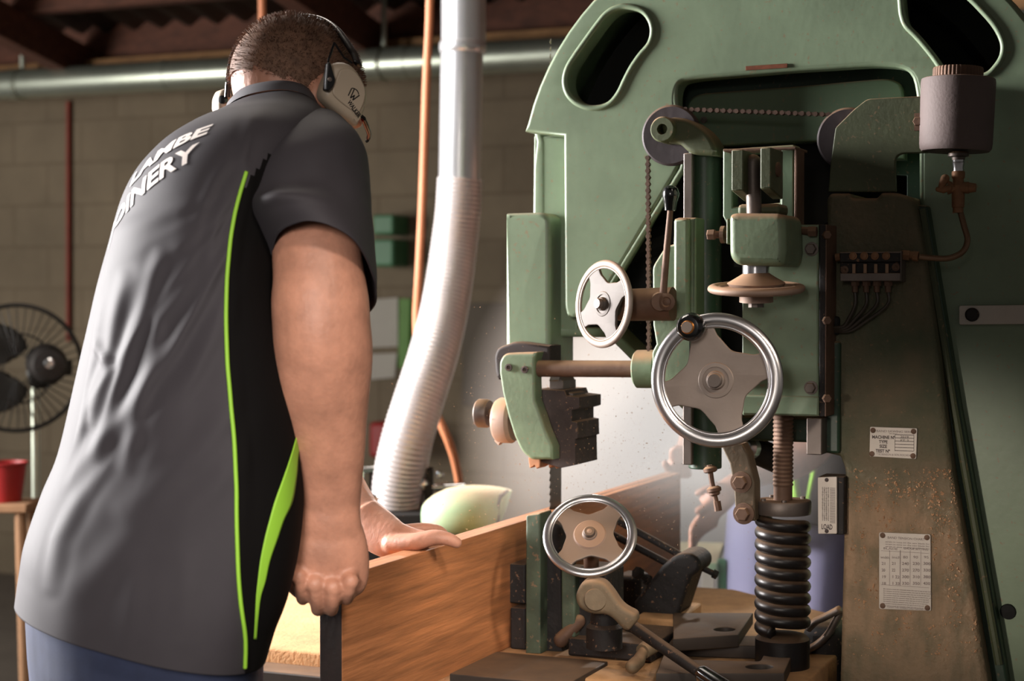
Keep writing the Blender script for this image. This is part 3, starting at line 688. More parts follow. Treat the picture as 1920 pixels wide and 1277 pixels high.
# ---------------------------------------------------------------- handwheels
def handwheel(name, M, R, rr, parent, roll, web_mat, rim_mat, dish=.0, hub=.28, knob=False, depth=1.0, web_t=.005, nut='steel_dull', squash=.72):
    holes = []
    for k in range(4):
        a0 = roll + math.radians(45 + 90 * k); H = math.radians(33); out = []
        ro = R - rr * .9; n = 12
        for i in range(n + 1): q = -H + 2 * H * i / n; out.append((ro * math.cos(a0 + q), ro * math.sin(a0 + q), 0))
        out[0] = (*out[0][:2], R * .06); out[-1] = (*out[-1][:2], R * .06)
        for i in range(1, n):
            q = H - 2 * H * i / n; r = R * (.50 + .24 * abs(q / H) ** 1.7); out.append((r * math.cos(a0 + q), r * math.sin(a0 + q), R * .05))
        holes.append(fillet(out))
    circ = [(math.cos(2 * PI * i / 72) * (R - rr * .3), math.sin(2 * PI * i / 72) * (R - rr * .3)) for i in range(72)]
    me = plate_mesh(circ, -web_t / 2, web_t / 2, Matrix.Identity(4), holes, bevel=min(web_t * .45, R * .018), bres=3)
    bm = bmesh.new(); bm.from_mesh(me); bmesh.ops.triangulate(bm, faces=[f for f in bm.faces if len(f.verts) > 4]); bmesh.ops.subdivide_edges(bm, edges=[e for e in bm.edges if e.calc_length() > R * .12], cuts=2, use_grid_fill=True); bm.to_mesh(me); bm.free()
    for v in me.vertices:
        r = math.hypot(v.co.x, v.co.y) / R; v.co.z += dish * (1 - min(1, r / .85) ** 2) 
    me.transform(M)
    w_ = link_mesh(name, me, web_mat, parent, ang=50)
    mb = MB(); mb.torus(M, R - rr, rr, n=96, m=16, sq=squash); mb.torus(M @ Matrix.Translation((0, 0, rr * .25)), R - rr * 1.95, rr * .3, n=96, m=10); emit('rim', mb, rim_mat, w_, ang=180)
    mb = MB(); Mh = M @ Matrix.Translation((0, 0, dish)); h = hub * R
    mb.lathe(Mh, [(h * 1.02, -.02), (h * 1.02, .001), (h * .92, .0035), (h * .72, .004), (h * .7, .0015), (h * .52, .0015), (h * .5, .006), (h * .44, .008), (h * .0, .008)], n=44); emit('hub', mb, web_mat, w_)
    mb = MB(); mb.lathe(Mh @ Matrix.Translation((0, 0, .006)), [(h * .4, 0), (h * .4, .006), (h * .34, .008), (0, .008)], n=30 if nut != 'hex' else 6); emit('hub_bolt', mb, 'steel_dull', w_)
    return w_
nW = -MF.W
# large feed wheel
cB = MF.pt(1343, 713, -.42); RB = 125 * cB.y / FPX / .985
camdir = (CAM - cB).normalized()
MB_ = orient(cB, nW * .8 + camdir * .2)
big = handwheel('handwheel', MB_, RB, .0098, SAW, math.radians(17), 'cast_alu', 'wheel_chrome', dish=0)
tag(big, 'largest handwheel, with a black crank knob')
mb = MB(); kp = MF.pt(1299, 613, -.44); Mk = orient(kp, nW)
mb.lathe(Mk, [(.006, -.03), (.007, -.012), (.015, -.008), (.0192, 0), (.0208, .008), (.0195, .017), (.0150, .0225), (.0095, .0235)], n=32); emit('crank_knob', mb, 'black_knob', big)
mb = MB(); mb.lathe(Mk, [(.0095, .022), (.0098, .0245), (.0085, .026), (.0045, .026), (.0035, .0225), (0, .0225)], n=24); emit('knob_screw', mb, 'brass', big)
mb = MB(); mb.lathe(Mk, [(.0052, .0235), (.0052, .0262), (.004, .0268), (0, .0268)], n=16); emit('knob_pin', mb, 'black_knob', big)
mb = MB(); kd = (MB_.inverted() @ kp); kd.z = 0; kd = MB_ @ (kd.normalized() * (RB - .012)); mb.tube([kd - nW * .004, kp - nW * .03 * -1], .008, n=12)
q0 = MB_ @ Vector((kd - cB).normalized() * 0) ; mb.ell(orient(kd, nW), .02, .016, .009, n=18, m=10); emit('knob_seat', mb, 'cast_alu', big)
mb = MB(); mb.tube([cB + MF.W * .005, cB + MF.W * .2], .018, n=24); emit('wheel_shaft', mb, 'steel_brown', SAW)
# side wheel (left)
cS = MF.pt(1132, 570, -.3); RS = 83 * cS.y / FPX
nS = Vector((-.8, -.58, .06)).normalized()
MS = orient(cS, nS)
sw = handwheel('handwheel', MS, RS, .0062, SAW, math.radians(28), 'cast_alu_dimmed', 'cast_alu', dish=0, hub=.3)
tag(sw, 'handwheel turned edgeways at the left of the slide')
mb = MB(); mb.tube([cS - nS * .006, MF.pt(1165, 572, -.27)], [.014, .02], n=20); emit('wheel_shaft', mb, 'steel_brown', sw)

# ---------------------------------------------------------------- main slide in the middle
sp = plate('slide_plate', MF, [(1391, 500), (1470, 440), (1497, 421, 3), (1535, 421, 2), (1535, 779, 2), (1391, 779, 5)], -.26, -.2, 'green_paint', SAW, bevel=.003)
mb = MB(); mb.pbox(MF, 1391, 742, 1535, 779, -.264, -.24); emit('slide_foot', mb, 'green_paint', sp, bev=.003)
plate('edge_strip', MF, [(1536, 421), (1549, 421), (1549, 781), (1536, 781)], -.262, -.19, 'black_iron', SAW, bevel=.0015)
mb = MB(); mb.pbox(MF, 1546.5, 421, 1550, 781, -.267, -.2); emit('edge_trim', mb, 'steel_brown', SAW)
for x, y in ((1549, 441), (1549, 601), (1549, 747)):
    mb = MB(); mb.hexa(MF.pt(x, y, -.265), MF.U * .5 - MF.W, .0066, .009); emit('bolt', mb, 'steel_brown', SAW, smooth=False)
for x, y in ((1522, 467), (1521, 727)):
    mb = MB(); c = MF.pt(x, y, -.2605); mb.lathe(orient(c, nW), [(.0105, 0), (.0105, .002), (.007, .0022)], n=20); mb.hexa(c + nW * .002, nW, .0082, .008); emit('bolt', mb, 'steel_dull', sp, smooth=False)
# upper yoke frame behind the cup
yk = plate('yoke_frame', MF, [(1355, 280, 3), (1490, 271, 5), (1495, 290), (1497, 420), (1499, 448), (1480, 470), (1440, 470), (1370, 470), (1362, 420, 3), (1355, 405)], -.235, -.2, 'green_inner', SAW, holes=[[(1374, 290), (1462, 284), (1462, 380), (1374, 388)]], bevel=.003)
mb = MB(); mb.pbox(MF, 1356, 277, 1492, 282, -.275, -.2); emit('top_bar', mb, 'steel_brown', yk, bev=.001)
mb = MB(); mb.pbox(MF, 1464, 280, 1488, 420, -.262, -.22); emit('side_cheek', mb, 'green_inner', yk, bev=.002)
mb = MB(); mb.pbox(MF, 1489, 280, 1495, 448, -.265, -.22); emit('side_rail', mb, 'steel_brown', yk, bev=.001)
mb = MB(); mb.pbox(MF, 1376, 288, 1462, 500, -.205, -.19); emit('yoke_back', mb, 'void_shade_black', yk)
fT = Frame(MF.pt(1408, 320, -.36), 23.3)
for (x0, x1, y0, y1) in ((1371, 1394, 280, 358), (1425, 1446, 276, 354)):
    a = MF.uz(x0, y1, -.36); b = MF.uz(x1, y0, -.36); mb = MB()
    z0, z1 = a[1], b[1]; vs = []
    for w, zb in ((-.36, z0), (-.29, z0 - .012 + .0)):
        vs += [MF.g(a[0], w, z1), MF.g(b[0], w, z1), MF.g(b[0], w, zb), MF.g(a[0], w, zb)]
    mb.add(vs, [(0, 1, 2, 3), (4, 7, 6, 5), (0, 4, 5, 1), (1, 5, 6, 2), (2, 6, 7, 3), (3, 7, 4, 0)]); jw = emit('yoke_jaw', mb, 'green_olive', SAW, bev=.002)
    mb = MB(); sx = -1 if x0 < 1400 else 1; cc = MF.g((a if sx < 0 else b)[0], -.325, (z0 + z1) / 2); mb.lathe(orient(cc, MF.U * sx), [(.011, -.001), (.011, .003), (.006, .005), (0, .0052)], n=18); emit('jaw_pin', mb, 'steel_brown', jw)
mb = MB(); mb.tube([MF.pt(1414, 404, -.325), MF.pt(1412, 330, -.325), MF.pt(1412, 305, -.325)], [.0112, .0112, .0125], n=24, dome=True); emit('tension_rod', mb, 'steel_dull', SAW, ang=180)
mb = MB(); mb.pbox(MF, 1382, 382, 1462, 404, -.325, -.27); emit('cup_lid', mb, 'green_olive', SAW, bev=.006)
# cup: rounded box
cp = plate('slide_cup', MF, [(1365, 404, 10), (1376, 399, 10), (1462, 400, 10), (1471, 410, 10), (1473, 470), (1468, 499, 10), (1380, 497, 10), (1366, 482, 12)], -.37, -.26, 'green_paint_dusty', SAW, bevel=.011)
mb = MB(); mb.pbox(MF, 1361.5, 410, 1366, 458, -.345, -.3); emit('side_lug', mb, 'green_olive', cp, bev=.003)
mb = MB(); a = MF.pt(1365, 440, -.32); b = MF.pt(1333, 440, -.33); mb.tube([a, b], .0055, n=12); mb.hexa(b + MF.U * .006, -MF.U, .0085, .011); mb.lathe(orient(MF.pt(1355, 440, -.325), MF.U), [(.013, -.002), (.013, .004)], n=18); emit('set_screw', mb, 'steel_brown', cp, smooth=False)
mb = MB(); a = MF.pt(1498, 432, -.26); b = MF.pt(1524, 434, -.27); mb.tube([a, b], .006, n=12); mb.hexa(b - MF.U * .006, MF.U, .0085, .012); emit('set_screw', mb, 'steel_brown', SAW, smooth=False)
c = MF.pt(1417, 510, -.32); Mz = orient(c, (0, 0, 1), up=(0, 1, 0))
sc_px = c.y / FPX
mb = MB(); mb.lathe(Mz, [(25 * sc_px, -.016), (25 * sc_px, .012), (23 * sc_px, .014)], n=36); emit('bright_collar', mb, 'steel_bright', cp)
cH = MF.pt(1418, 541, -.32); Rh = 91 * cH.y / FPX
MH = orient(cH, (-.02, -.1, 1))
hw = handwheel('handwheel', MH, Rh, .0088, SAW, math.radians(10), 'wheel_dusty', 'wheel_dusty', dish=.0, hub=.34, web_t=.006)
tag(hw, 'handwheel lying flat, thick with sawdust, below the slide cup')
mb = MB(); mb.lathe(MH, [(Rh * .2, .026), (Rh * .32, .02), (Rh * .6, .008), (Rh * .5, 0)], n=40); emit('hub_cone', mb, 'wheel_dusty', hw)
mb = MB(); mb.tube([cH, cH - Vector((0, 0, .014))], .0095, n=16); mb.tube([cH - Vector((0, 0, .014)), cH - Vector((0, 0, .028))], .0115, n=8); emit('stub_nut', mb, 'steel_dull', hw)
# things under the slide
mb = MB(); mb.pbox(MF, 1512, 784, 1541, 853, -.245, -.2); emit('stop_bar', mb, 'steel_dull', SAW, bev=.0015)
mb = MB(); mb.pbox(MF, 1355, 782, 1560, 828, -.15, -.05); mb.pbox(MF, 1541, 640, 1575, 850, -.21, -.1); emit('slide_bracket', mb, 'green_dark', SAW, bev=.004)
mb = MB(); mb.tube([MF.pt(1395, 835, -.1), MF.pt(1470, 868, -.06)], .022, n=16); emit('cross_tube', mb, 'black_iron', SAW)
mb = MB(); mb.lathe(orient(MF.pt(1403, 840, -.12), (-.6, -.7, .1)), [(.018, -.01), (.019, .004), (.012, .01), (0, .011)], n=20); emit('tube_cap', mb, 'steel_bright', SAW)
st = plate('link_arm', MF, [(1350, 832), (1391, 832), (1402, 852), (1415, 905), (1416, 977, 3), (1379, 979, 3), (1376, 915), (1368, 870)], -.25, -.215, 'link_brown', SAW, bevel=.003)
for x, y in ((1390, 904), (1395, 963)):
    mb = MB(); c = MF.pt(x, y, -.252); mb.lathe(orient(c, nW), [(.0165, 0), (.0165, .003), (.012, .0035)], n=24); mb.hexa(c + nW * .003, nW, .0108, .011); emit('bolt', mb, 'steel_brown', st, smooth=False)
mb = MB(); pts = [MF.pt(1330, 872, -.2), MF.pt(1335, 905, -.2), MF.pt(1346, 955, -.2)]; mb.tube(pts, [.0045, .0042, .004], n=10)
for f_, r in ((0.1, .011), (.55, .0115), (.62, .0085)):
    c = pts[0].lerp(pts[2], f_); mb.lathe(orient(c, pts[2] - pts[0]), [(r * .6, -.005), (r, -.002), (r, .003), (r * .7, .005)], n=12)
mb.tube([MF.pt(1344, 940, -.2), MF.pt(1347, 958, -.2)], .006, n=8); emit('stop_rod', mb, 'steel_brown', SAW)
# threaded spindle with spring
c = MF.pt(1468, 950, -.2); k = c.y / FPX; px = lambda y: MF.pt(1468, y, -.2).z
mb = MB(); prof = []
z_ = px(950); zt = px(775); n = int((zt - z_) / .0016)
for i in range(n + 1): z = z_ + (zt - z_) * i / n; prof.append(((18 + (1.3 if i % 4 in (1, 2) and i * 1.0 / n > .22 else -.4)) * k, z))
mb.lathe(Matrix.Translation((c.x, c.y, 0)), prof, n=28); emit('lead_screw', mb, 'steel_brown', SAW, ang=60)
sr = MB(); pts = []; turns = 9.3; Rr = 41 * k; rr = 12 * k; N_ = 420
zt, zb = px(973), px(1180)
for i in range(N_ + 1):
    t_ = i / N_; a = t_ * turns * 2 * PI + 2.2; pts.append((c.x + Rr * math.cos(a), c.y + Rr * math.sin(a), zt + (zb - zt) * t_))
sr.tube(pts, rr, n=14); so = emit('coil_spring', sr, 'spring_black', SAW, ang=180)
mb = MB(); mb.lathe(Matrix.Translation((c.x, c.y, px(962))), [(51 * k, -.001), (53 * k, .004), (53 * k, .018), (51 * k, .0205), (20 * k, .0205)], n=48); emit('spring_collar', mb, 'steel_dull', so)
mb = MB()
for a in (.4, 1.9, 3.6, 4.6): mb.tube([(c.x + 44 * k * math.cos(a), c.y + 44 * k * math.sin(a), px(962) + .02), (c.x + 44 * k * math.cos(a), c.y + 44 * k * math.sin(a), px(962) + .024)], .004, n=8)
emit('collar_pins', mb, 'steel_dull', so)
mb = MB(); mb.lathe(Matrix.Translation((c.x, c.y, 0)), [(.042, px(1195) - .2), (.042, px(1197)), (.036, px(1190)), (.03, px(1188))], n=40); emit('spring_seat', mb, 'spring_black', SAW)
# load gauge
lg = plate('load_gauge', MF, [(1533, 895, 2), (1569, 894, 2), (1569, 1001, 2), (1534, 1001, 2)], -.225, -.219, 'plate_white', SAW, bevel=.0006)
mb = MB(); mb.pbox(MF, 1534, 894, 1583, 1002, -.2185, -.17); emit('gauge_box', mb, 'black_iron', SAW, bev=.002)
mb = MB(); a = MF.pt(1540, 992, -.2256); Mt = MF.M.copy(); Mt.translation = a; text_mb(mb, 'LOAD', Mt, .011, w=.0165, ext=.0002, bold=.0002)
for i in range(16):
    for j in range(4):
        q = MF.pt(1541 + j * 3.6, 917 + i * 4, -.2256); Mt.translation = q; text_mb(mb, random.choice('0123456789'), Mt, .0042, ext=.0001)
for i in range(26): mb.pbox(MF, 1556, 915 + i * 2.6, 1566, 915.8 + i * 2.6, -.2254, -.225)
for y in (900, 996): mb.lathe(orient(MF.pt(1550, y, -.225), nW), [(.0032, 0), (.0028, .0015), (0, .002)], n=12)
emit('lettering', mb, 'plate_ink', lg, clean=False)

# ---------------------------------------------------------------- right column
W0 = -.2
colp = [(1549, 372, 6), (1556, 362, 6), (1590, 362, 2), (1597, 371, 3), (1643, 371, 3), (1652, 361, 3), (1680, 361, 8), (1702, 367, 14), (1713, 382, 10), (1727, 450), (1758, 660), (1785, 880), (1852, 1277), (1950, 1880), (1574, 1880), (1574, 1277), (1584, 880, 14), (1574, 856, 4), (1549, 850)]
col_o = plate('column', MF, colp, W0, 0.1, 'column_dust', SAW, bevel=.009)
plate('column_flange', MF, [(1700, 383), (1738, 385, 4), (1799, 760), (1884, 1246), (1985, 1880), (1850, 1880), (1740, 1277), (1700, 800)], -.16, -.05, 'green_dark', SAW, bevel=.004, tracew=-.16)
mb = MB(); mb.tube([MF.pt(1728, 392, -.163), MF.pt(1788, 760, -.163), MF.pt(1873, 1246, -.163)], .006, n=8); emit('flange_rib', mb, 'green_olive', SAW)
mb = MB(); a = MF.pt(1822, 1146, -.135); mb.lathe(orient(MF.pt(1890, 1147, -.131), nW), [(.012, 0), (.011, .004), (0, .006)], n=20); emit('bolt', mb, 'void_shade_black', SAW)
# door strap
ds = plate('door_strap', MF, [(1798, 573, 4), (1990, 571), (1990, 607), (1798, 609, 4)], -.14, -.131, 'plate_white', SAW, bevel=.001)
mb = MB(); mb.lathe(orient(MF.pt(1823, 590, -.14), nW), [(.0105, 0), (.0105, .003), (.008, .0055), (0, .006)], n=24); emit('stud', mb, 'black_iron', ds)
# data plates
def dplate(corners, holes_at, nm, w=-.2):
    o = plate(nm, MF, corners, w - .0035, w - .0003, 'plate_white', SAW, bevel=.0007)
    for x, y in holes_at:
        mb = MB(); mb.lathe(orient(MF.pt(x, y, w - .0034), nW), [(.0042, 0), (.0038, .0016), (.001, .0024)], n=14); emit('rivet', mb, 'steel_brown', o)
    return o
d1 = dplate([(1631, 800, 3), (1720, 803, 3), (1718, 861, 3), (1630, 856, 3)], ((1637, 807), (1713, 809), (1635, 851), (1712, 855)), 'machine_plate')
WL = -.2037
fL = MF
def txt(mb, s, x, y, h, wpx=None, bold=0.0, tilt=0.045):
    p = MF.pt(x, y, WL); k = p.y / FPX
    M = MF.M.copy(); M.translation = p
    text_mb(mb, s, M, h * k * 1.38, w=wpx * k / .93 if wpx else None, ext=.00015, bold=bold)
mb = MB(); txt(mb, 'MACHINE Nº', 1635, 822, 6, 40, .0002); txt(mb, 'TYPE', 1648, 831, 6, 15, .0002); txt(mb, 'SIZE', 1649, 839.5, 6, 13, .0002); txt(mb, 'TEST Nº', 1642, 848, 6, 25, .0002)
for i in range(6): mb.pbox(MF, 1678, 815 + i * 6, 1713, 816 + i * 6, WL - .0002, WL + .0001)
for x in (1677.5, 1713): mb.pbox(MF, x, 815, x + .8, 846, WL - .0002, WL + .0001)
txt(mb, '2019', 1688, 821, 4, 14); txt(mb, 'FT 2', 1688, 827.5, 4, 14)
emit('lettering', mb, 'plate_ink', d1, clean=False)
mb = MB(); txt(mb, 'BAND SAWING SERIES', 1643, 810, 4.2, 66); txt(mb, 'WORKS', 1667, 814.5, 2.8, 14); txt(mb, 'T ROBINSON & SON ROCHDALE', 1643, 853.5, 4, 64)
emit('lettering_pale', mb, 'plate_ink_pale', d1, clean=False)
d2 = dplate([(1648, 998, 4), (1745, 1002, 4), (1746, 1146, 4), (1648, 1142, 4)], ((1655, 1004), (1738, 1008), (1655, 1136), (1739, 1140)), 'tension_plate')
mb = MB(); txt(mb, 'BAND TENSION CHART', 1664, 1010, 4.5, 64)
for i in range(3): txt(mb, 'strain in tons on the saw blade for', 1660, 1017 + i * 4.4, 2.8, 76)
txt(mb, 'BLADE', 1656, 1030, 4, 24); txt(mb, 'GAUGE SETTING', 1694, 1030, 4, 42)
for x, s in ((1651, 'width'), (1672, 'inch'), (1693, '80'), (1712, '90'), (1732, '95')): txt(mb, s, x, 1047, 5, 15 if len(s) > 3 else 8)
rows = (('21', '21', '240', '230', '300'), ('20', '22', '270', '270', '330'), ('19', '1 22', '300', '310', '380'), ('18', '1 33', '330', '350', '430'))
for j, rw in enumerate(rows):
    for i, s in enumerate(rw): txt(mb, s, (1653, 1672, 1691, 1711, 1731)[i], 1059 + j * 12.4, 5.4, 6 if len(s) == 2 else 12, .0001)
for i in range(9): txt(mb, 'the tension must be released when the saw is not in use and', 1656, 1105 + i * 3.9, 2.5, (82, 84, 80, 83, 78, 78, 76, 70, 80)[i])
txt(mb, 'CLEAN THE WHEELS DAILY BEFORE USE', 1663, 1139.5, 3, 70)
for x in (1667.5, 1687, 1706, 1726): mb.pbox(MF, x, 1032, x + (.9 if x != 1687 else 1.5), 1098, WL - .0002, WL + .0001)
for y in (1035, 1099): mb.pbox(MF, 1652, y, 1742, y + .5, WL - .0002, WL + .0001)
emit('lettering', mb, 'plate_ink_pale', d2, clean=False)

# ---------------------------------------------------------------- reservoir, bracket, valve, tubes
brk = plate('reservoir_bracket', MF, [(1400 + x / 3.192, y / 3.192, r) for x, y, r in [(640, 655, 8), (720, 592, 8), (860, 583, 0), (1080, 575, 0), (1080, 915, 0), (925, 917, 8), (893, 940, 8), (888, 970, 4), (892, 1148, 2), (488, 1148, 2), (500, 990, 2), (530, 765, 4)]], -.19, -.178, 'green_olive', SAW, bevel=.002)
mb = MB(); c = MF.pt(1723, 229, -.19); mb.box(Matrix.Translation(c) @ MF.base(0, 0).to_3x3().to_4x4(), .012, .012, .026); mb.hexa(c + nW * .006, nW, .007, .01); emit('bracket_bolt', mb, 'steel_brown', brk)
cR = MF.pt(1792, 215, -.19); k = cR.y / FPX
Rr = 68.5 * k; ztop = MF.pt(1792, 148, -.19).z; zbot = MF.pt(1792, 284, -.19).z
T0 = Matrix.Translation((cR.x, cR.y, 0))
tl = T0 @ Matrix.Translation((0, 0, zbot)) @ Matrix.Rotation(.035, 4, 'Y')
hh = ztop - zbot
pot = MB(); pot.lathe(tl, [(Rr * .6, .002), (Rr * .9, 0), (Rr * .96, .004), (Rr * .975, .012), (Rr, hh - .006), (Rr * .985, hh - .001), (Rr * .95, hh), (Rr * .3, hh + .0005)], n=56); po = emit('oil_reservoir', pot, 'grey_pot', SAW)
mb = MB(); Rc = Rr * .66; rs = []
for h in (0, .014, .0165):
    row = []
    for j in range(160):
        a = 2 * PI * j / 160; r = Rc * (1 + (.022 if j % 4 < 2 else -.01)) * (1 if h < .015 else .97); row.append(tl @ Vector((r * math.cos(a) - .001, r * math.sin(a), hh + h)))
    rs.append(row)
mb.rings(rs); emit('cap', mb, 'steel_brown', po)
cV = MF.pt(1797, 300, -.19)
def vz(y): return MF.pt(1798, y, -.19).z
mb = MB(); T1 = Matrix.Translation((cV.x, cV.y, 0))
mb.lathe(T1, [(.012, vz(284)), (.0155, vz(288)), (.0155, vz(293)), (.010, vz(295)), (.0095, vz(300))], n=12); emit('outlet', mb, 'steel_dull', po)
mb = MB(); mb.lathe(T1, [(.009, vz(298)), (.0085, vz(304)), (.0092, vz(305)), (.0078, vz(314)), (.0082, vz(322))], n=16); emit('thread', mb, 'steel_bright', po)
vo = MB(); vo.lathe(T1, [(.009, vz(321)), (.0098, vz(324)), (.0096, vz(333)), (.008, vz(336)), (.0085, vz(342)), (.0105, vz(348)), (.0085, vz(356)), (.0085, vz(362)), (.0095, vz(365)), (.0092, vz(388)), (.0078, vz(390)), (.0078, vz(399))], n=18)
a = MF.pt(1778, 352, -.19); b = MF.pt(1830, 352, -.19); vo.tube([a, MF.pt(1785, 352, -.19), MF.pt(1812, 352, -.19), b], [.0105, .0085, .0085, .0062], n=16); vo.tube([MF.pt(1812, 352, -.19), MF.pt(1817, 352, -.19)], .0088, n=16)
va = emit('tap', vo, 'brass_dusty', SAW)
mb = MB(); mb.tube([MF.pt(1779, 353, -.2), MF.pt(1768, 356, -.2), MF.pt(1759, 355, -.2)], [.005, .0055, .004], n=10, dome=True); mb.tube([MF.pt(1764, 353, -.2), MF.pt(1768, 343, -.2), MF.pt(1772, 335, -.2)], [.0045, .006, .0068], n=12, dome=True); emit('tap_handle', mb, 'brass_dusty', va, ang=180)
mb = MB(); tp = cr([MF.pt(x, y, w) for x, y, w in [(1801, 398, -.19), (1808, 425, -.195), (1814, 450, -.2), (1805, 472, -.205), (1780, 484, -.21), (1750, 484, -.215), (1722, 481, -.22)]], 6, False); mb.tube(tp, .0045, n=12); emit('oil_pipe', mb, 'copper_tube', SAW, ang=180)
mn = MB(); mn.pbox(MF, 1575, 474, 1689, 491, -.235, -.2); mn.pbox(MF, 1575, 491, 1689, 512, -.226, -.2)
mo = emit('oil_manifold', mn, 'black_iron', SAW, bev=.001)
mb = MB(); mb.pbox(MF, 1575, 512, 1689, 527, -.235, -.2); mb.pbox(MF, 1574, 472, 1690, 475, -.237, -.2); mb.pbox(MF, 1687.5, 470, 1690, 528, -.237, -.2); emit('manifold_cover', mb, 'steel_dull', mo, bev=.001)
mb = MB(); mb.tube([MF.pt(1722, 481, -.22), MF.pt(1712, 480, -.22)], .0075, n=8); mb.tube([MF.pt(1714, 479, -.22), MF.pt(1690, 477, -.22)], .006, n=8); mb.tube([MF.pt(1706, 479, -.22), MF.pt(1694, 478, -.22)], .0082, n=6); mb.tube([MF.pt(1576, 482, -.22), MF.pt(1567, 483, -.22)], .006, n=8); emit('fitting', mb, 'brass_dusty', mo)
for i, x in enumerate((1600, 1621, 1641, 1662)):
    mb = MB(); mb.lathe(orient(MF.pt(x, 480, -.235), nW), [(.006, 0), (.006, .003), (.0042, .0035), (.0042, .006), (0, .0065)], n=14); emit('manifold_screw', mb, 'brass_dusty', mo)
    mb = MB(); mb.pbox(MF, x - 2, 495, x + 4, 515, -.232, -.225); emit('sight_glass', mb, 'copper_tube', mo)
    mb = MB(); mb.tube([MF.pt(x + 3, 527, -.22), MF.pt(x + 3, 536, -.22)], .0068, n=6); mb.tube([MF.pt(x + 3, 536, -.22), MF.pt(x + 3, 548, -.22)], .0045, n=8); emit('outlet_nut', mb, 'steel_brown', mo)
    ex = [(x + 3, 546), (x + 3 - i * .5, 572), (x - 8 - 10 * i, 596 + i * 2), (1580 + i * 4, 612 + i * 3), (1556, 614 + i * 2)]
    mb = MB(); mb.tube(cr([MF.pt(px_, py_, -.218 + .002 * i) for px_, py_ in ex], 6, False), .0026, n=8); emit('oil_line', mb, 'clear_tube', mo, ang=180)
for x, y in ((1584, 506), (1680, 501)):
    mb = MB(); mb.lathe(orient(MF.pt(x, y, -.226), nW), [(.006, 0), (.006, .002), (.003, .0025), (0, .001)], n=14); emit('screw', mb, 'steel_brown', mo)
mb = MB(); mb.pbox(MF, 1556, 593, 1573, 628, -.212, -.2); emit('cable_gland', mb, 'void_shade_black', SAW, bev=.004)
# lower right: belt guard piece beside the column
mb = MB()
for q, w in ((0, -.12), (1, -.1)):
    pts = cr([MF.pt(x, y, w) for x, y in ([(1515, 1180), (1530, 1165), (1545, 1158), (1575, 1142)] if q == 0 else [(1500, 1225), (1530, 1210), (1552, 1190), (1565, 1168), (1578, 1145)])], 5, False)
    mb.tube(pts, .006, n=8, flat=2.0, up=(0, 0, 1))
emit('belt_guard', mb, 'steel_dull', SAW, ang=180)
mb = MB(); mb.pbox(MF, 1500, 1170, 1574, 1500, -.09, .0); emit('lower_casting', mb, 'black_iron', SAW, bev=.02)
# sawdust crumbs stuck on the column front
cm = MB(); rnd = random.Random(3)
for i in range(2400):
    y = 880 + 350 * rnd.random() ** 1.5; xl = 1590; xr = 1784 + (y - 880) * .168; x = xl + (xr - xl) * rnd.random() ** .85
    if 1646 < x < 1748 and 996 < y < 1148: continue
    if noise.noise(Vector((x * .035, y * .02, 1))) + .35 * noise.noise(Vector((x * .2, y * .1, 3))) < -.15 + .35 * rnd.random(): continue
    p = MF.pt(x, y, W0 - .0008); s_ = .0006 + .0017 * rnd.random() ** 3
    M = Matrix.Translation(p) @ Matrix.Rotation(rnd.random() * 6, 4, MF.W) @ Matrix.Rotation(rnd.random(), 4, 'X')
    cm.box(M, s_, s_ * .8, s_ * (1 + 1.6 * rnd.random()))
cmo = emit('sawdust_crumbs', cm, 'chip_wood', SAW, smooth=False); cmo['kind'] = 'stuff'

# ---------------------------------------------------------------- table
def T(u, w, z=0): return MF.g(u, w, TZ + z)
tb = plate_mesh(fillet([(-.75, .45), (-.75, -.40, .02), (.52, -.40, .02), (.52, .2, .02), (.2, .45)]), -.0, -.045, Matrix((MF.U, MF.W, Vector((0, 0, 1)))).transposed().to_4x4() if False else (Matrix.Translation(MF.g(0, 0, TZ)) @ MF.base(0, 0).to_3x3().to_4x4()), [], .004)
table = link_mesh('saw_table', tb, 'table_dust', SAW)
mb = MB(); mb.fbox(MF, -.75, .5, -.47, -.398, TZ - .12, TZ - .045); emit('table_apron', mb, 'green_dark', SAW, bev=.006)
mb = MB(); mb.fbox(MF, -.7, -.16, -.46, -.398, TZ - .05, TZ - .022); emit('front_rail', mb, 'table_iron', SAW, bev=.003)
mb = MB(); mb.fbox(MF, -.6, .45, -.35, .25, 0, TZ - .05); emit('machine_base', mb, 'green_dark', SAW, bev=.02)
mb = MB(); mb.fbox(MF, .02, .21, -.475, -.3, TZ - .012, TZ + .006); emit('table_insert', mb, 'table_iron', SAW, bev=.002)
# ================================================================ the board being cut
mat('oak', (186, 122, 78), rough=.6, var=.36, vs=7, stretch=(14, .7, 12), bump=.5, bs=22, bd=.0015)
mat('oak_end_shade', (24, 11, 8), rough=.75, var=.3, vs=60, bump=.2)  # shade on the board's end is put into this near-black colour
A0 = MF.uz(1040, 955, 0)                      # blade position on the board's top edge
BT = A0[1] + .002                             # top z of the board
# near end: where the seen face reaches pixel x=641
fr0 = MF
d = ray(641, 1170); k = ((MF.o - CAM).dot(MF.U) + .017) / d.dot(MF.U)
pe = CAM + d * k; w_near = (pe - MF.o).dot(MF.W)
d = ray(1262, 886); k = ((MF.o - CAM).dot(MF.U)) / d.dot(MF.U); w_far = (CAM + d * k - MF.o).dot(MF.W)
print('board', w_near, w_far, 'top', BT, 'near pt', pe)
Mb = MF.base(0, w_near, TZ)
mb = MB(); L_ = .017
mb.fbox(MF, -L_, L_, w_near, w_far, TZ + .001, BT)
me_f = mb.f
board = emit('timber_board', mb, ['oak', 'oak_end_shade'], M=Mb, bev=.0012, smooth=False)
for p in board.data.polygons:
    if abs(p.normal.y) > .9: p.material_index = 1
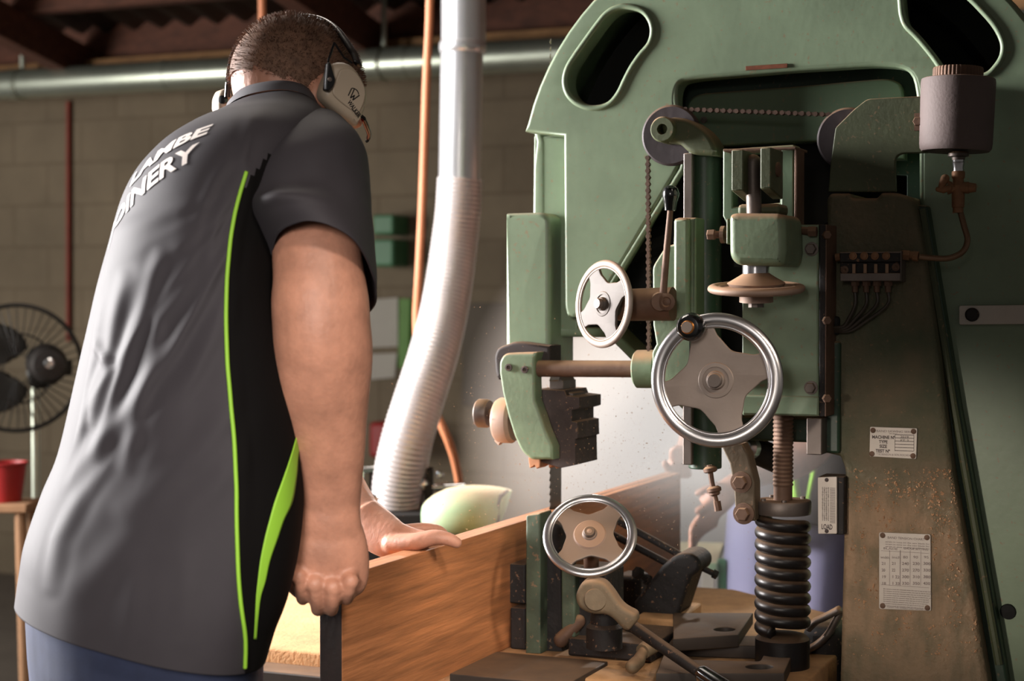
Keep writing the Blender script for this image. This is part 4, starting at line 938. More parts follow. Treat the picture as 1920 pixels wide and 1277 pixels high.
# kerf slot mark along the top is left by the blade: a thin dark groove strip
mb = MB(); mb.fbox(MF, -.0012, .0012, -.02, w_far - .002, BT - .0004, BT + .0003); kf = emit('saw_kerf', mb, 'oak_end_shade', board)
tag(board, 'thick orange-brown timber board standing on edge, being pushed into the saw blade', 'timber')

# ================================================================ fence / feed unit with lower handwheel
def tp(px, py, Y): return P(px, py, Y)
FQ = Matrix.Translation((P(1120, 1200, 2.72).x, 2.72, TZ)) @ Matrix.Rotation(-math.radians(23.3), 4, 'Z')
FE = thing('feed_fence', 'cast iron feed fence on the saw table with a tilted handwheel and a clamp lever', 'fence', FQ)
def wof(px, py, z=TZ):
    p = PZ(px, py, z) - MF.o; return p.dot(MF.U), p.dot(MF.W)
u_, w_ = wof(1000, 1226); wF = w_
plate('fence_plate', MF, [(986, 966, 4), (1013, 962, 3), (1013, 1226), (985, 1226)], wF, wF + .05, 'fence_green', FE, bevel=.003)
plate('fence_rib', MF, [(1016, 968), (1050, 985, 8), (1054, 1222), (1016, 1224)], wF + .03, wF + .1, 'black_iron', FE, bevel=.003)
mb = MB(); mb.pbox(MF, 952, 1058, 985, 1132, wF + .03, wF + .12); emit('fence_shoe', mb, 'black_iron', FE, bev=.003)
mb = MB(); mb.pbox(MF, 956, 1140, 985, 1218, wF + .02, wF + .12); emit('fence_shoe', mb, 'black_iron', FE, bev=.003)
mb = MB(); mb.pbox(MF, 1052, 1068, 1078, 1195, wF + .01, wF + .07); emit('fence_upright', mb, 'fence_green', FE, bev=.003)
mb = MB(); mb.pbox(MF, 1078, 1066, 1140, 1200, wF + .03, wF + .11); emit('fence_body', mb, 'black_iron', FE, bev=.006)
cL = P(1106, 1004, 2.62); RL = 89 * cL.y / FPX
nL = Vector((-.10, -.78, .60)).normalized()
ML_ = orient(cL, nL)
lw = handwheel('handwheel', ML_, RL, .0066, FE, math.radians(-40), 'cast_alu', 'wheel_chrome', dish=0, hub=.32)
mb = MB(); mb.lathe(ML_ @ Matrix.Translation((0, 0, -.006)), [(.026, .0), (.026, .008), (.0235, .011), (.012, .0115), (.009, .015), (.004, .016), (.004, .02), (0, .021)], n=36); emit('hub_cap', mb, 'wheel_dusty', lw)
mb = MB(); mb.tube([cL - nL * .012, P(1110, 1090, 2.72)], .012, n=16); emit('wheel_shaft', mb, 'steel_brown', lw)
# clamp lever head
cl_ = P(1113, 1120, 2.58); kk = cl_.y / FPX
Fl = Frame(cl_, 12)
hd = plate('clamp_head', Fl, [(1085, 1100, 20), (1095, 1088, 20), (1128, 1088, 20), (1146, 1108, 20), (1165, 1138, 14), (1193, 1152, 8), (1194, 1166, 4), (1178, 1184, 4), (1168, 1182, 8), (1140, 1152, 20), (1110, 1154, 24), (1084, 1142, 24), (1077, 1120, 16)], -.02, .02, 'tan_cast', FE, bevel=.008)
mb = MB(); mb.lathe(orient(cl_ + Vector((.002, -.019, .0)), (-.1, -1, .1)), [(.018, -.002), (.0175, .002), (.016, .004), (0, .0045)], n=28); emit('pivot_cap', mb, 'tan_cast', hd)
mb = MB(); a = P(1180, 1170, 2.575); b = P(1345, 1283, 2.42); mb.tube([a, a.lerp(b, .06), a.lerp(b, .7), b], [.0125, .0095, .0088, .0088], n=18); ro = emit('lever_rod', mb, 'black_iron', FE)
mb = MB(); mb.tube([b - (b - a).normalized() * .03, b + (b - a).normalized() * .1], [.013, .016], n=18, dome=True); emit('lever_grip', mb, 'black_knob', ro)
u1, w1 = wof(1064, 1231); u2, _ = wof(1222, 1231)
mb = MB(); mb.fbox(MF, MF.uz(1064, 1231, w1)[0], MF.uz(1222, 1231, w1)[0], w1, w1 + .16, TZ + .001, TZ + .03); emit('fence_base', mb, 'black_iron', FE, bev=.004)
mb = MB(); mb.lathe(Matrix.Translation(P(1133, 1200, 2.62)), [(.028, -.012), (.028, .02), (.022, .026), (.02, .05), (.016, .052)], n=28); emit('pivot_post', mb, 'black_iron', FE)
mb = MB(); mb.tube([P(1205, 1222, 2.6), P(1197, 1240, 2.575), P(1186, 1250, 2.56)], [.0075, .0105, .011], n=14, dome=True); mb.tube([P(1205, 1222, 2.6), P(1222, 1210, 2.62)], [.012, .014], n=12); emit('small_lever', mb, 'tan_cast', FE)
mb = MB(); mb.tube([P(1052, 1200, 2.72), P(1085, 1165, 2.72)], [.012, .011], n=16, dome=True); emit('adjuster', mb, 'steel_brown', FE)
# angled pressure arm casting with twin rods
AF = Frame(P(1250, 1180, 2.9), 20)
PA = thing('pressure_arm', 'black tilted casting carrying two dark rods, dusted with chips, on the saw table', 'clamp', Matrix.Translation((P(1250, 1183, 2.9).x, 2.9, TZ)) @ Matrix.Rotation(-math.radians(20), 4, 'Z'))
bd_ = plate('arm_casting', AF, [(1188, 1130), (1240, 1062), (1268, 1038, 20), (1296, 1036, 16), (1314, 1052, 16), (1312, 1072, 10), (1296, 1082), (1262, 1184), (1205, 1196), (1188, 1170)], -.03, .06, 'black_iron', PA, bevel=.008)
mb = MB(); mb.pbox(AF, 1188, 1160, 1270, 1215, -.08, .09); emit('arm_foot', mb, 'table_dust', PA, bev=.004)
mb = MB(); mb.pbox(AF, 1150, 1080, 1200, 1190, .05, .12); emit('arm_housing', mb, 'black_iron', PA, bev=.01)
for (x0, y0, x1, y1) in ((1140, 967, 1285, 1046), (1140, 998, 1262, 1062)):
    mb = MB(); mb.tube([P(x0, y0, 2.98), P(x1, y1, 2.92)], .0062, n=12); emit('guide_rod', mb, 'black_iron', PA)
mb = MB(); a = P(1194, 1073, 2.88); b = P(1222, 1093, 2.9); mb.tube([a, b], .0055, n=10); mb.hexa(a + (a - b).normalized() * .002, (b - a), .0105, .012); mb.hexa(a.lerp(b, .6), (b - a), .0095, .009); emit('arm_bolt', mb, 'black_iron', PA, smooth=False)
mb = MB(); a = P(1310, 1062, 2.9); b = P(1337, 1075, 2.9); mb.tube([a, b], .0052, n=10); mb.hexa(b, (b - a), .0085, .008); mb.hexa(a, b - a, .008, .006); emit('arm_bolt', mb, 'black_iron', PA, smooth=False)
# slotted cast plates on the table, right
SP = thing('slotted_plate', 'dark cast slotted plate lying on the saw table in front of the spring', 'plate', Matrix.Translation(PZ(1400, 1200, TZ)) @ Matrix.Rotation(-math.radians(23.3), 4, 'Z'))
def flat(name, pxs, z0, z1, m, parent, holes=(), **k):
    """outline given at pixels on the horizontal plane z1"""
    Mh = MF.base(0, 0); inv = Mh.inverted()
    def q(x, y): p = inv @ PZ(x, y, z1); return (p.x, p.y)
    o = [q(x, y) for x, y in fillet(pxs, 0)]
    hs = [[q(x, y) for x, y in fillet(h, 6)] for h in holes]
    me = plate_mesh(o, z0, z1, Mh, hs, k.pop('bevel', .002)); return link_mesh(name, me, m, parent, **k)
hole = lambda cx, cy, rx, ry: [(cx + rx * math.cos(a), cy + ry * math.sin(a)) for a in [2 * PI * i / 20 for i in range(20)]]
flat('rear_plate', [(1262, 1149), (1412, 1149), (1384, 1190), (1262, 1198)], TZ + .022, TZ + .042, 'table_iron', SP, holes=[hole(1358, 1180, 20, 4)])
flat('front_plate', [(1262, 1192), (1500, 1192), (1480, 1240), (1470, 1262), (1230, 1262), (1250, 1212)], TZ + .001, TZ + .022, 'table_iron', SP, holes=[[(1262, 1206), (1440, 1212), (1425, 1240), (1262, 1236)], hole(1424, 1250, 26, 5)])

# loose curls and flying flecks of sawdust round the blade
fk = MB(); rnd = random.Random(11)
for i in range(3200):
    a = rnd.gauss(0, 1); X = 1090 + 150 * rnd.gauss(0, 1); Yp = 880 + 150 * rnd.gauss(0, 1); dep = 2.75 + .35 * rnd.random()
    if not (700 < X < 1560 and 560 < Yp < 1150): continue
    if dep > 2.9 and X > 1560: continue
    p = P(X, Yp, dep); s_ = .0003 + .0007 * rnd.random() ** 4
    M = Matrix.Translation(p) @ Matrix.Rotation(rnd.random() * 6, 4, 'X') @ Matrix.Rotation(rnd.random() * 6, 4, 'Y')
    fk.box(M, s_ * (1 + 3 * rnd.random() ** 3), s_, s_)
tag(emit('sawdust_flecks', fk, 'chip_wood', smooth=False, clean=False), 'fine flecks of sawdust flying round the blade', 'sawdust', kind='stuff')
# ================================================================ people
mat('skin', (190, 136, 112), rough=.5, var=.2, vs=24, bump=.5, bs=160, sss=.08, bd=.0012)
mat('skin_red', (178, 104, 84), rough=.55, var=.12, vs=9, bump=.1, bs=200, sss=.08)
mat('shirt_grey', (60, 57, 61), rough=.68, var=.1, vs=4, bump=.12, bs=900, spec=.2, bd=.0006)
mat('shirt_black', (11, 9, 9), rough=.9, var=.1, vs=5, spec=.15)
mat('lime', (150, 205, 60), rough=.6, var=.06)
mat('print_white', (225, 216, 210), rough=.7, var=.05)
mat('navy_denim', (44, 52, 78), rough=.85, var=.25, vs=12, bump=.15, bs=500, bd=.001)
mat('hair_brown', (112, 82, 64), rough=.75, var=.3, vs=60)
mat('boot', (60, 44, 34), rough=.7, var=.2)
mat('muff_beige', (176, 160, 140), rough=.45, var=.04, vs=6)
mat('plastic_black', (18, 17, 18), rough=.3, var=.1)
mat('lens_red', (150, 34, 20), rough=.2, var=.1)
mat('lavender', (150, 146, 176), rough=.85, var=.08, vs=4)
mat('collar_grey', (70, 68, 72), rough=.7, var=.1, vs=8, bump=.2, bs=700, bd=.0008)

def px_ring(L, R, Y, hd, k=-.5, tilt=0.0, n=96, e=2.25, back=1.0):
    """closed ring through two outline pixels, with given half depth; k shears depth along the ring so that the right side comes nearer"""
    a = P(L[0], L[1], Y); b = P(R[0], R[1], Y); c = (a + b) / 2; h = (b - a) / 2; out = []
    kk = math.sqrt(max(0, 1 - k * k))
    for j in range(n):
        t = 2 * PI * j / n; ct, st = math.cos(t), math.sin(t)
        x = math.copysign(abs(ct) ** (2 / e), ct); y = math.copysign(abs(st) ** (2 / e), st)
        dY = hd * (k * x + kk * y * (back if y > 0 else 1))
        out.append(c + h * x + Vector((0, dY, -tilt * dY)))
    return out

def interp_rings(keys, m):
    """keys: list of tuples of numbers; Catmull-Rom through them"""
    return [tuple(v) for v in _crn(keys, m)]
def _crn(keys, m):
    K = len(keys); D = len(keys[0]); out = []
    for i in range(K - 1):
        p0, p1, p2, p3 = keys[max(i - 1, 0)], keys[i], keys[i + 1], keys[min(i + 2, K - 1)]
        for s in range(m):
            t = s / m
            out.append([.5 * (2 * p1[d] + (p2[d] - p0[d]) * t + (2 * p0[d] - 5 * p1[d] + 4 * p2[d] - p3[d]) * t * t + (3 * p1[d] - p0[d] - 3 * p2[d] + p3[d]) * t ** 3) for d in range(D)])
    out.append(list(keys[-1])); return out

def remesh(mb, vox, smooth=6):
    me = bpy.data.meshes.new('r'); me.from_pydata([tuple(v) for v in mb.v], [], mb.f)
    bm = bmesh.new(); bm.from_mesh(me); bmesh.ops.recalc_face_normals(bm, faces=bm.faces); bm.to_mesh(me); bm.free()
    o = bpy.data.objects.new('r', me); COL.objects.link(o)
    r = o.modifiers.new('r', 'REMESH'); r.mode = 'VOXEL'; r.voxel_size = vox
    s = o.modifiers.new('s', 'SMOOTH'); s.factor = .5; s.iterations = smooth
    dg = bpy.context.evaluated_depsgraph_get(); dg.update()
    m2 = bpy.data.meshes.new_from_object(o.evaluated_get(dg)); bpy.data.objects.remove(o); bpy.data.meshes.remove(me)
    return m2

def limb(mb, keys, n=28, m=6, cap=True):
    """keys: (px, py, Y, half width px, flat ratio, roll deg): elliptical sections along a path of pixels with depth"""
    ks = _crn([tuple(map(float, k)) for k in keys], m); C = [P(k[0], k[1], k[2]) for k in ks]; rs = []
    for i, k in enumerate(ks):
        t = (C[min(i + 1, len(C) - 1)] - C[max(i - 1, 0)]).normalized(); view = (C[i] - CAM).normalized()
        sx = t.cross(view).normalized(); sy = sx.cross(t).normalized(); r = k[3] * k[2] / FPX
        ro = math.radians(k[5] if len(k) > 5 else 0)
        a = sx * math.cos(ro) + sy * math.sin(ro); b = -sx * math.sin(ro) + sy * math.cos(ro)
        rs.append([C[i] + a * r * math.cos(q) + b * r * k[4] * math.sin(q) for q in [2 * PI * j / n for j in range(n)]])
    mb.rings(rs, cap=cap)

MAN = thing('person', 'man in dark grey polo shirt with lime piping, seen from behind, pushing the board', 'person', Matrix.Translation((P(270, 1200, 2.2).x, 2.25, 0)) @ Matrix.Rotation(-math.radians(40), 4, 'Z'))

# ---- shirt torso (L px, R px, Y, half depth, tilt)
SK = [  # Lx, Ly, Rx, Ry, Y, hd, tilt
 (10, 1140, 512, 1222, 2.18, .175, .0), (17, 1080, 530, 1165, 2.18, .178, .0), (27, 1020, 552, 1105, 2.18, .178, .0), (58, 930, 574, 1010, 2.185, .176, .05), (92, 850, 582, 915, 2.19, .172, .1),
 (122, 730, 572, 800, 2.2, .17, .16), (146, 630, 555, 690, 2.215, .17, .22), (166, 540, 542, 590, 2.23, .172, .28), (186, 470, 548, 515, 2.245, .175, .34), (214, 378, 575, 425, 2.27, .172, .4),
 (252, 320, 612, 352, 2.3, .162, .4), (312, 272, 628, 300, 2.335, .142, .36), (370, 238, 626, 260, 2.365, .12, .3), (412, 216, 606, 228, 2.385, .1, .26), (440, 204, 584, 208, 2.395, .085, .2)]
keys = _crn(SK, 14)
NR = 160
FOLDS = [  # polyline px, width px, depth m
 ([(478, 330), (430, 470), (330, 640), (215, 800), (130, 900)], 17, .011), ([(470, 420), (440, 560), (360, 700), (250, 830)], 20, .009),
 ([(395, 500), (300, 600), (260, 760), (235, 870)], 16, .009), ([(300, 480), (262, 600), (215, 720), (180, 850)], 14, .009), ([(232, 520), (205, 640), (172, 760)], 13, .008),
 ([(480, 640), (440, 760), (360, 860), (240, 960)], 24, .009), ([(500, 760), (430, 880), (330, 980)], 26, .007), ([(470, 350), (452, 300), (470, 225), (520, 195)], 12, .006),
 ([(450, 330), (405, 420), (385, 500)], 12, .006), ([(135, 800), (95, 870), (60, 960), (48, 1050)], 15, .007), ([(185, 640), (150, 720), (150, 800), (112, 860)], 9, .008),
 ([(200, 860), (150, 930), (110, 1010), (95, 1100)], 16, .006), ([(330, 930), (240, 1020), (150, 1110)], 30, .006), ([(160, 620), (205, 690), (170, 790)], 9, .007),
 ([(430, 300), (400, 340), (370, 410)], 11, .005), ([(520, 620), (480, 800), (440, 1000), (430, 1190)], 22, .005), ([(255, 1060), (240, 1190)], 22, .004), ([(350, 1040), (345, 1200)], 22, .004)]
FOLDS = [([(Vector(p)) for p in pl], w_, d_) for pl, w_, d_ in FOLDS]
def fold_amt(x, y):
    s = 0.0; q = Vector((x, y))
    for pl, w_, d_ in FOLDS:
        best = 1e9; tt = 0; n = len(pl) - 1
        for i in range(n):
            a, b = pl[i], pl[i + 1]; ab = b - a; t = max(0, min(1, (q - a).dot(ab) / ab.length_squared)); d = (q - a - ab * t).length
            if d < best: best = d; tt = (i + t) / n
        if best < w_ * 3:
            fade = math.sin(PI * min(1, max(0, .08 + tt * .86))) ** .6
            u = best / w_
            s += .42 * d_ * fade * (math.exp(-u * u) - .3 * math.exp(-((u - 1.5) / .8) ** 2))
    dx, dy = x - 500, y - 330; rr = math.hypot(dx, dy); an = math.atan2(dy, -dx)
    s += .003 * min(1, rr / 150) * math.exp(-((rr - 330) / 330) ** 2) * (1 - 2 * abs(noise.noise(Vector((an * 7.5, rr * .0014, 2))))) * (1 if an > .35 else max(0, an / .35))
    s += .0025 * noise.noise(Vector((x * .012, y * .006, 7)))
    return s
PIPE = [(470, 295), (455, 330), (437, 400), (425, 470), (418, 560), (421, 680), (430, 780), (436, 860), (438, 960), (441, 1060), (448, 1140), (460, 1190)]
def pipe_x(y):
    if y <= PIPE[0][1]: return PIPE[0][0]
    for (x0, y0), (x1, y1) in zip(PIPE, PIPE[1:]):
        if y <= y1: return x0 + (x1 - x0) * (y - y0) / (y1 - y0)
    return PIPE[-1][0]
def to_px(p):
    F = Vector((0, math.cos(PITCH), -math.sin(PITCH))); U = Vector((0, math.sin(PITCH), math.cos(PITCH))); d = p - CAM; k = d.dot(F)
    return (CX + FPX * d.x / k, CY - FPX * d.dot(U) / k)
rs = []; rel = []
for ki, k in enumerate(keys):
    r = px_ring((k[0], k[1]), (k[2], k[3]), k[4], k[5], k=-.42, tilt=k[6], n=NR * 2, e=2.3, back=.9)
    # reparametrise the ring so one column always lies on the piping
    n2 = len(r); half = n2 // 2
    # j in [half, n2): the near side (st<0), x running left (-1) to right (+1)
    jp = None
    for j in range(half, n2):
        q = to_px(r[j])
        if q[0] >= min(max(pipe_x(q[1]), k[0] + 5), k[2] - 5): jp = j; break
    if jp is None: jp = n2 - 20
    rel.append((r, jp))
# smooth piping index along the body
js = [jp for _, jp in rel]
for _ in range(3): js = [(js[max(i - 1, 0)] + js[i] + js[min(i + 1, len(js) - 1)]) / 3 for i in range(len(js))]
CN = 240; CP = 160  # columns in ring; piping column
def samp(r, f):
    n = len(r); i = int(math.floor(f)) % n; return r[i].lerp(r[(i + 1) % n], f - math.floor(f))
rings_ = []
for (r, _), jp in zip(rel, js):
    n2 = len(r); out = []
    # parametrise: index 0 at angle n2/2 (left outline) ... CP at piping ... going on round the front and back
    for c in range(CN):
        if c <= CP: f = n2 / 2 + (jp - n2 / 2) * c / CP
        else: f = jp + (n2 * 1.5 - jp) * (c - CP) / (CN - CP)
        out.append(samp(r, f % n2))
    rings_.append(out)
# displace folds along ring normals (only where the cloth is on the near side)
cen = [sum(r, Vector()) / len(r) for r in rings_]
for i, r in enumerate(rings_):
    for c in range(CN):
        p = r[c]; q = to_px(p); nrm = (p - cen[i]); nrm.z = 0; nrm.normalize()
        v = (CAM - p).normalized(); facing = nrm.dot(v)
        if facing > -.1:
            s = fold_amt(*q) if c <= CP + 2 else .3 * fold_amt(*q)
            r[c] = p + nrm * s * min(1, (facing + .1) * 4)
        w_ = .0018 * noise.noise(p * 9) + .003 * noise.noise(p * 4)
        r[c] = r[c] + nrm * w_
mb = MB(); mb.rings(rings_, cap=False)
for fi in range(len(mb.f)):
    i, c = divmod(fi, CN)
    px_, py_ = to_px(rings_[i][c])
    if c >= CP and c < CP + 46 and py_ > max(290, 330 - (px_ - 470) * 1.4): mb.mi[fi] = 1
shirt = emit('shirt', mb, ['shirt_grey', 'shirt_black'], MAN, clean=True, ang=180)
tag(shirt, 'dark grey polo shirt with black side panel')
so = shirt.modifiers.new('s', 'SOLIDIFY'); so.thickness = .0022; so.offset = -1
bvh_v = [v.copy() for r in rings_ for v in r]; bvh_f = []
for i in range(len(rings_) - 1):
    for c in range(CN): bvh_f.append((i * CN + c, i * CN + (c + 1) % CN, (i + 1) * CN + (c + 1) % CN, (i + 1) * CN + c))
SB = BVHTree.FromPolygons(bvh_v, bvh_f)
# piping
mb = MB(); pts = [rings_[i][CP] for i in range(len(rings_)) if to_px(rings_[i][CP])[1] > 296]
pts = [sum(pts[max(0, i - 7):i + 8], Vector()) / len(pts[max(0, i - 7):i + 8]) + (CAM - pts[i]).normalized() * .0025 for i in range(len(pts))]; mb.tube(pts, .0026, n=8); pp = emit('piping', mb, 'lime', shirt, ang=180)
# lime panel by the front (seen beside the arm) laid on the shirt
def on_shirt(x, y, lift=.0015):
    d = ray(x, y).normalized(); h = SB.ray_cast(CAM, d)
    return (h[0] - d * lift) if h[0] else None
lp = [(560, 800, 575, 0), (548, 845, 560, 0), (533, 890, 556, 0), (515, 940, 548, 0), (505, 975, 532, 0), (496, 1010, 520, 0), (488, 1050, 506, 0), (483, 1090, 497, 0), (480, 1120, 488, 0), (478, 1160, 483, 0), (476, 1198, 480, 0)]
mb = MB(); lr = []
ks = _crn([tuple(map(float, (a[1], a[0] if a[1] != 800 else 560, a[2]))) for a in [(k[0], k[1], k[2], 0) for k in lp]], 6)
for y, xl, xr in ks:
    row = []
    for j in range(9):
        x = xl + (xr - xl) * j / 8; p = on_shirt(x, y)
        while p is None and x > 400: x -= 4; p = on_shirt(x, y)
        row.append(p)
    lr.append(row)
mb.rings(lr, cap=False, closed=False); lo_ = emit('front_panel', mb, 'lime', shirt, ang=180, clean=False)
s2 = lo_.modifiers.new('s', 'SOLIDIFY'); s2.thickness = .001
# print across the shoulders, wrapped on to the cloth
def wrap_text(body, A, B, C0, size, wfac, name, bold=.0):
    """A: px of the text's right end baseline; uses a true tangent plane through three shirt points"""
    pass
pa = on_shirt(372, 272, 0); pb = on_shirt(300, 318, 0); pc = on_shirt(330, 330, 0)
hit = SB.ray_cast(CAM, ray(318, 312).normalized())
n0 = hit[1]; n0 = n0 if n0.dot(CAM - hit[0]) > 0 else -n0
n0 = (n0 + Vector((-.75, -.15, .35))).normalized()
base = hit[0]
edge = on_shirt(372, 268, 0)
xdir = (edge - on_shirt(266, 338, 0)); xdir = (xdir - n0 * xdir.dot(n0)).normalized(); ydir = n0.cross(xdir).normalized()
if ydir.z < 0: ydir = -ydir
def print_text(mb, body, endpt, size, width):
    t = MB(); text_mb(t, body, Matrix.Identity(4), size, w=width, ext=0, align='RIGHT', shear=.12, bold=.0012)
    me = bpy.data.meshes.new('x'); me.from_pydata([tuple(v) for v in t.v], [], t.f); bm = bmesh.new(); bm.from_mesh(me)
    bmesh.ops.remove_doubles(bm, verts=bm.verts, dist=1e-5)
    for _ in range(3):
        bmesh.ops.triangulate(bm, faces=bm.faces); es = [e for e in bm.edges if e.calc_length() > .006]
        if es: bmesh.ops.subdivide_edges(bm, edges=es, cuts=1)
    bmesh.ops.triangulate(bm, faces=bm.faces)
    vs = []; good = []
    for v in bm.verts:
        p = endpt + xdir * v.co.x + ydir * v.co.y + n0 * .25; h = SB.ray_cast(p, -n0)
        if h[0] is None: vs.append(p); good.append(False)
        else: vs.append(h[0] + n0 * .0012); good.append(True)
    bm.verts.index_update()
    fs = [tuple(v.index for v in f.verts) for f in bm.faces if all(good[v.index] for v in f.verts) and max((vs[a.index] - vs[b.index]).length for a in f.verts for b in f.verts) < .011]
    mb.add(vs, fs); bm.free()
mb = MB(); e1 = on_shirt(366, 299, 0); e2 = on_shirt(386, 259, 0)
print_text(mb, 'JOINERY', e1, .038, .19); print_text(mb, 'LAMBE', e2 + ydir * .009, .030, .135)
emit('back_print', mb, 'print_white', shirt, clean=False, smooth=False)
# collar band
mb = MB(); rr_ = []
for (L_, R_, Y_, hd_, tl_) in (((414, 222), (606, 226), 2.39, .098, .3), ((420, 205), (600, 206), 2.395, .093, .25), ((432, 190), (592, 190), 2.40, .088, .2), ((440, 189), (586, 189), 2.40, .083, .2), ((436, 204), (588, 204), 2.395, .083, .2)):
    rr_.append(px_ring(L_, R_, Y_, hd_, k=-.3, tilt=tl_, n=60))
mb.rings(rr_, cap=False); emit('collar', mb, 'collar_grey', shirt, ang=180)
# right sleeve
def sleeve(keys_, name, inner=True):
    ks = _crn([tuple(map(float, k)) for k in keys_], 9); out = []
    for k in ks:  # Lx,Ly,Rx,Ry,Y,hd,tilt
        out.append(px_ring((k[0], k[1]), (k[2], k[3]), k[4], k[5], k=k[7], tilt=k[6], n=80, e=2.1))
    for i, r in enumerate(out):
        c = sum(r, Vector()) / len(r)
        for j in range(len(r)):
            nn = (r[j] - c).normalized(); q = r[j]
            r[j] = q + nn * (.004 * noise.noise(Vector((q.x * 16, q.y * 16, q.z * 6))) + .0015 * noise.noise(q * 30))
    mb = MB(); mb.rings(out, cap=False); o = emit(name, mb, 'shirt_grey', shirt, ang=180)
    s = o.modifiers.new('s', 'SOLIDIFY'); s.thickness = .0025; s.offset = -1
    r = out[-1]; mb = MB(); r0 = out[-2]; c = sum(r, Vector()) / len(r)
    return o, out
so_, ro_ = sleeve([(548, 236, 596, 204, 2.34, .05, .0, -.2), (500, 262, 642, 218, 2.29, .09, .05, -.1), (472, 312, 680, 266, 2.225, .108, .1, .0), (470, 365, 691, 330, 2.18, .11, .0, .1), (476, 420, 696, 420, 2.14, .108, .3, .1), (492, 462, 701, 482, 2.13, .104, .5, -.0), (506, 488, 706, 530, 2.125, .101, .6, -.1), (508, 494, 707, 538, 2.124, .1, .62, -.1)], 'sleeve')

mb = MB(); limb(mb, [(400, 262, 2.47, 60, .9), (400, 300, 2.5, 76, .95), (424, 390, 2.58, 76, .95), (446, 455, 2.63, 72, .95)], n=40, cap=False)
so2 = emit('sleeve', mb, 'shirt_grey', shirt, ang=180); q_ = so2.modifiers.new('s', 'SOLIDIFY'); q_.thickness = .0025; q_.offset = -1
# ---- body: one continuous surface
bd = MB()
# torso core inside the shirt
core = []
for k in _crn([SK[0], SK[3], SK[6], SK[8], SK[9], SK[10], SK[11], SK[12], SK[13]], 4):
    cx_, cy_ = (k[0] + k[2]) / 2, (k[1] + k[3]) / 2; f = .84
    L_ = (cx_ + (k[0] - cx_) * f, cy_ + (k[1] - cy_) * f); R_ = (cx_ + (k[2] - cx_) * f, cy_ + (k[3] - cy_) * f)
    core.append(px_ring(L_, R_, k[4], k[5] * .82, k=-.42, tilt=k[6], n=40))
bd.rings(core)
# neck and head
limb(bd, [(515, 235, 2.39, 66, 1), (518, 205, 2.395, 68, .95), (524, 180, 2.4, 72, .95), (538, 160, 2.405, 72, 1.1), (548, 145, 2.41, 60, 1.1)])
hc = P(556, 158, 2.425); face = Vector((.62, .5, -.6)).normalized(); upv = Vector((.35, .33, .62)); upv = (upv - face * upv.dot(face)).normalized(); rt = face.cross(upv).normalized()
HM = Matrix((rt, face, upv)).transposed().to_4x4(); HM.translation = hc
bd.ell(HM, .080, .098, .092, n=32, m=22)
bd.ell(HM @ Matrix.Translation((0, .035, -.045)), .062, .066, .075, n=26, m=18)
bd.ell(HM @ Matrix.Translation((0, .078, -.095)), .028, .022, .022, n=16, m=10)      # chin
bd.ell(HM @ Matrix.Translation((0, .108, -.035)), .013, .02, .026, n=14, m=10)       # nose
bd.ell(HM @ Matrix.Translation((0, .092, -.068)), .025, .014, .010, n=14, m=8)       # mouth
for s_ in (-1, 1):
    bd.ell(HM @ Matrix.Translation((s_ * .03, .088, .002)), .024, .014, .009, n=14, m=8)   # brow
    bd.ell(HM @ Matrix.Translation((s_ * .078, .005, -.02)), .012, .02, .032, n=14, m=10)  # ear
# right arm
limb(bd, [(590, 262, 2.24, 62, .9), (592, 330, 2.19, 74, .9), (594, 410, 2.14, 80, .92), (594, 470, 2.115, 83, .95), (598, 520, 2.105, 86, .95), (600, 560, 2.10, 91, .93), (603, 610, 2.095, 92, .88), (606, 660, 2.10, 93, .86), (606, 720, 2.11, 89, .84), (610, 790, 2.125, 79, .82),
          (615, 850, 2.135, 70, .8), (618, 900, 2.145, 62, .76), (619, 945, 2.15, 57, .72), (618, 975, 2.15, 59, .62), (617, 1010, 2.155, 68, .5)], n=36)
bd.ell(Matrix.Translation(P(584, 572, 2.068)), .03, .022, .034, n=18, m=12)   # elbow point
# right hand, a fist hooked over the board's end
limb(bd, [(617, 985, 2.155, 62, .55), (618, 1020, 2.155, 71, .5), (619, 1058, 2.16, 74, .48), (620, 1092, 2.165, 70, .46), (620, 1108, 2.175, 60, .4)], n=30)
def finger(pts, r, yz=None):
    bd.tube(cr([P(*q) for q in pts], 5, False), [r[0] + (r[1] - r[0]) * i / (5 * (len(pts) - 1)) for i in range(5 * (len(pts) - 1) + 1)], n=14, dome=True)
for x, y0, dy, r, dx in ((560, 1078, 44, .0098, 6), (591, 1092, 50, .0104, 4), (624, 1098, 44, .0104, -2), (658, 1086, 36, .0098, -6)):
    finger([(x, y0 - 20, 2.155), (x + dx * .3, y0 + 8, 2.14), (x + dx, y0 + dy * .75, 2.15), (x + dx * 1.3, y0 + dy, 2.178), (x + dx * 1.3, y0 + dy * .9, 2.205), (x + dx, y0 + dy * .35, 2.215)], (r, r * .82))
    bd.ell(Matrix.Translation(P(x, y0 + 4, 2.137)), r * 1.12, r * .95, r * 1.1, n=14, m=10)   # knuckle
finger([(578, 1010, 2.16), (560, 1035, 2.17), (549, 1062, 2.19), (548, 1086, 2.205), (560, 1106, 2.21), (576, 1112, 2.205)], (.016, .0098))
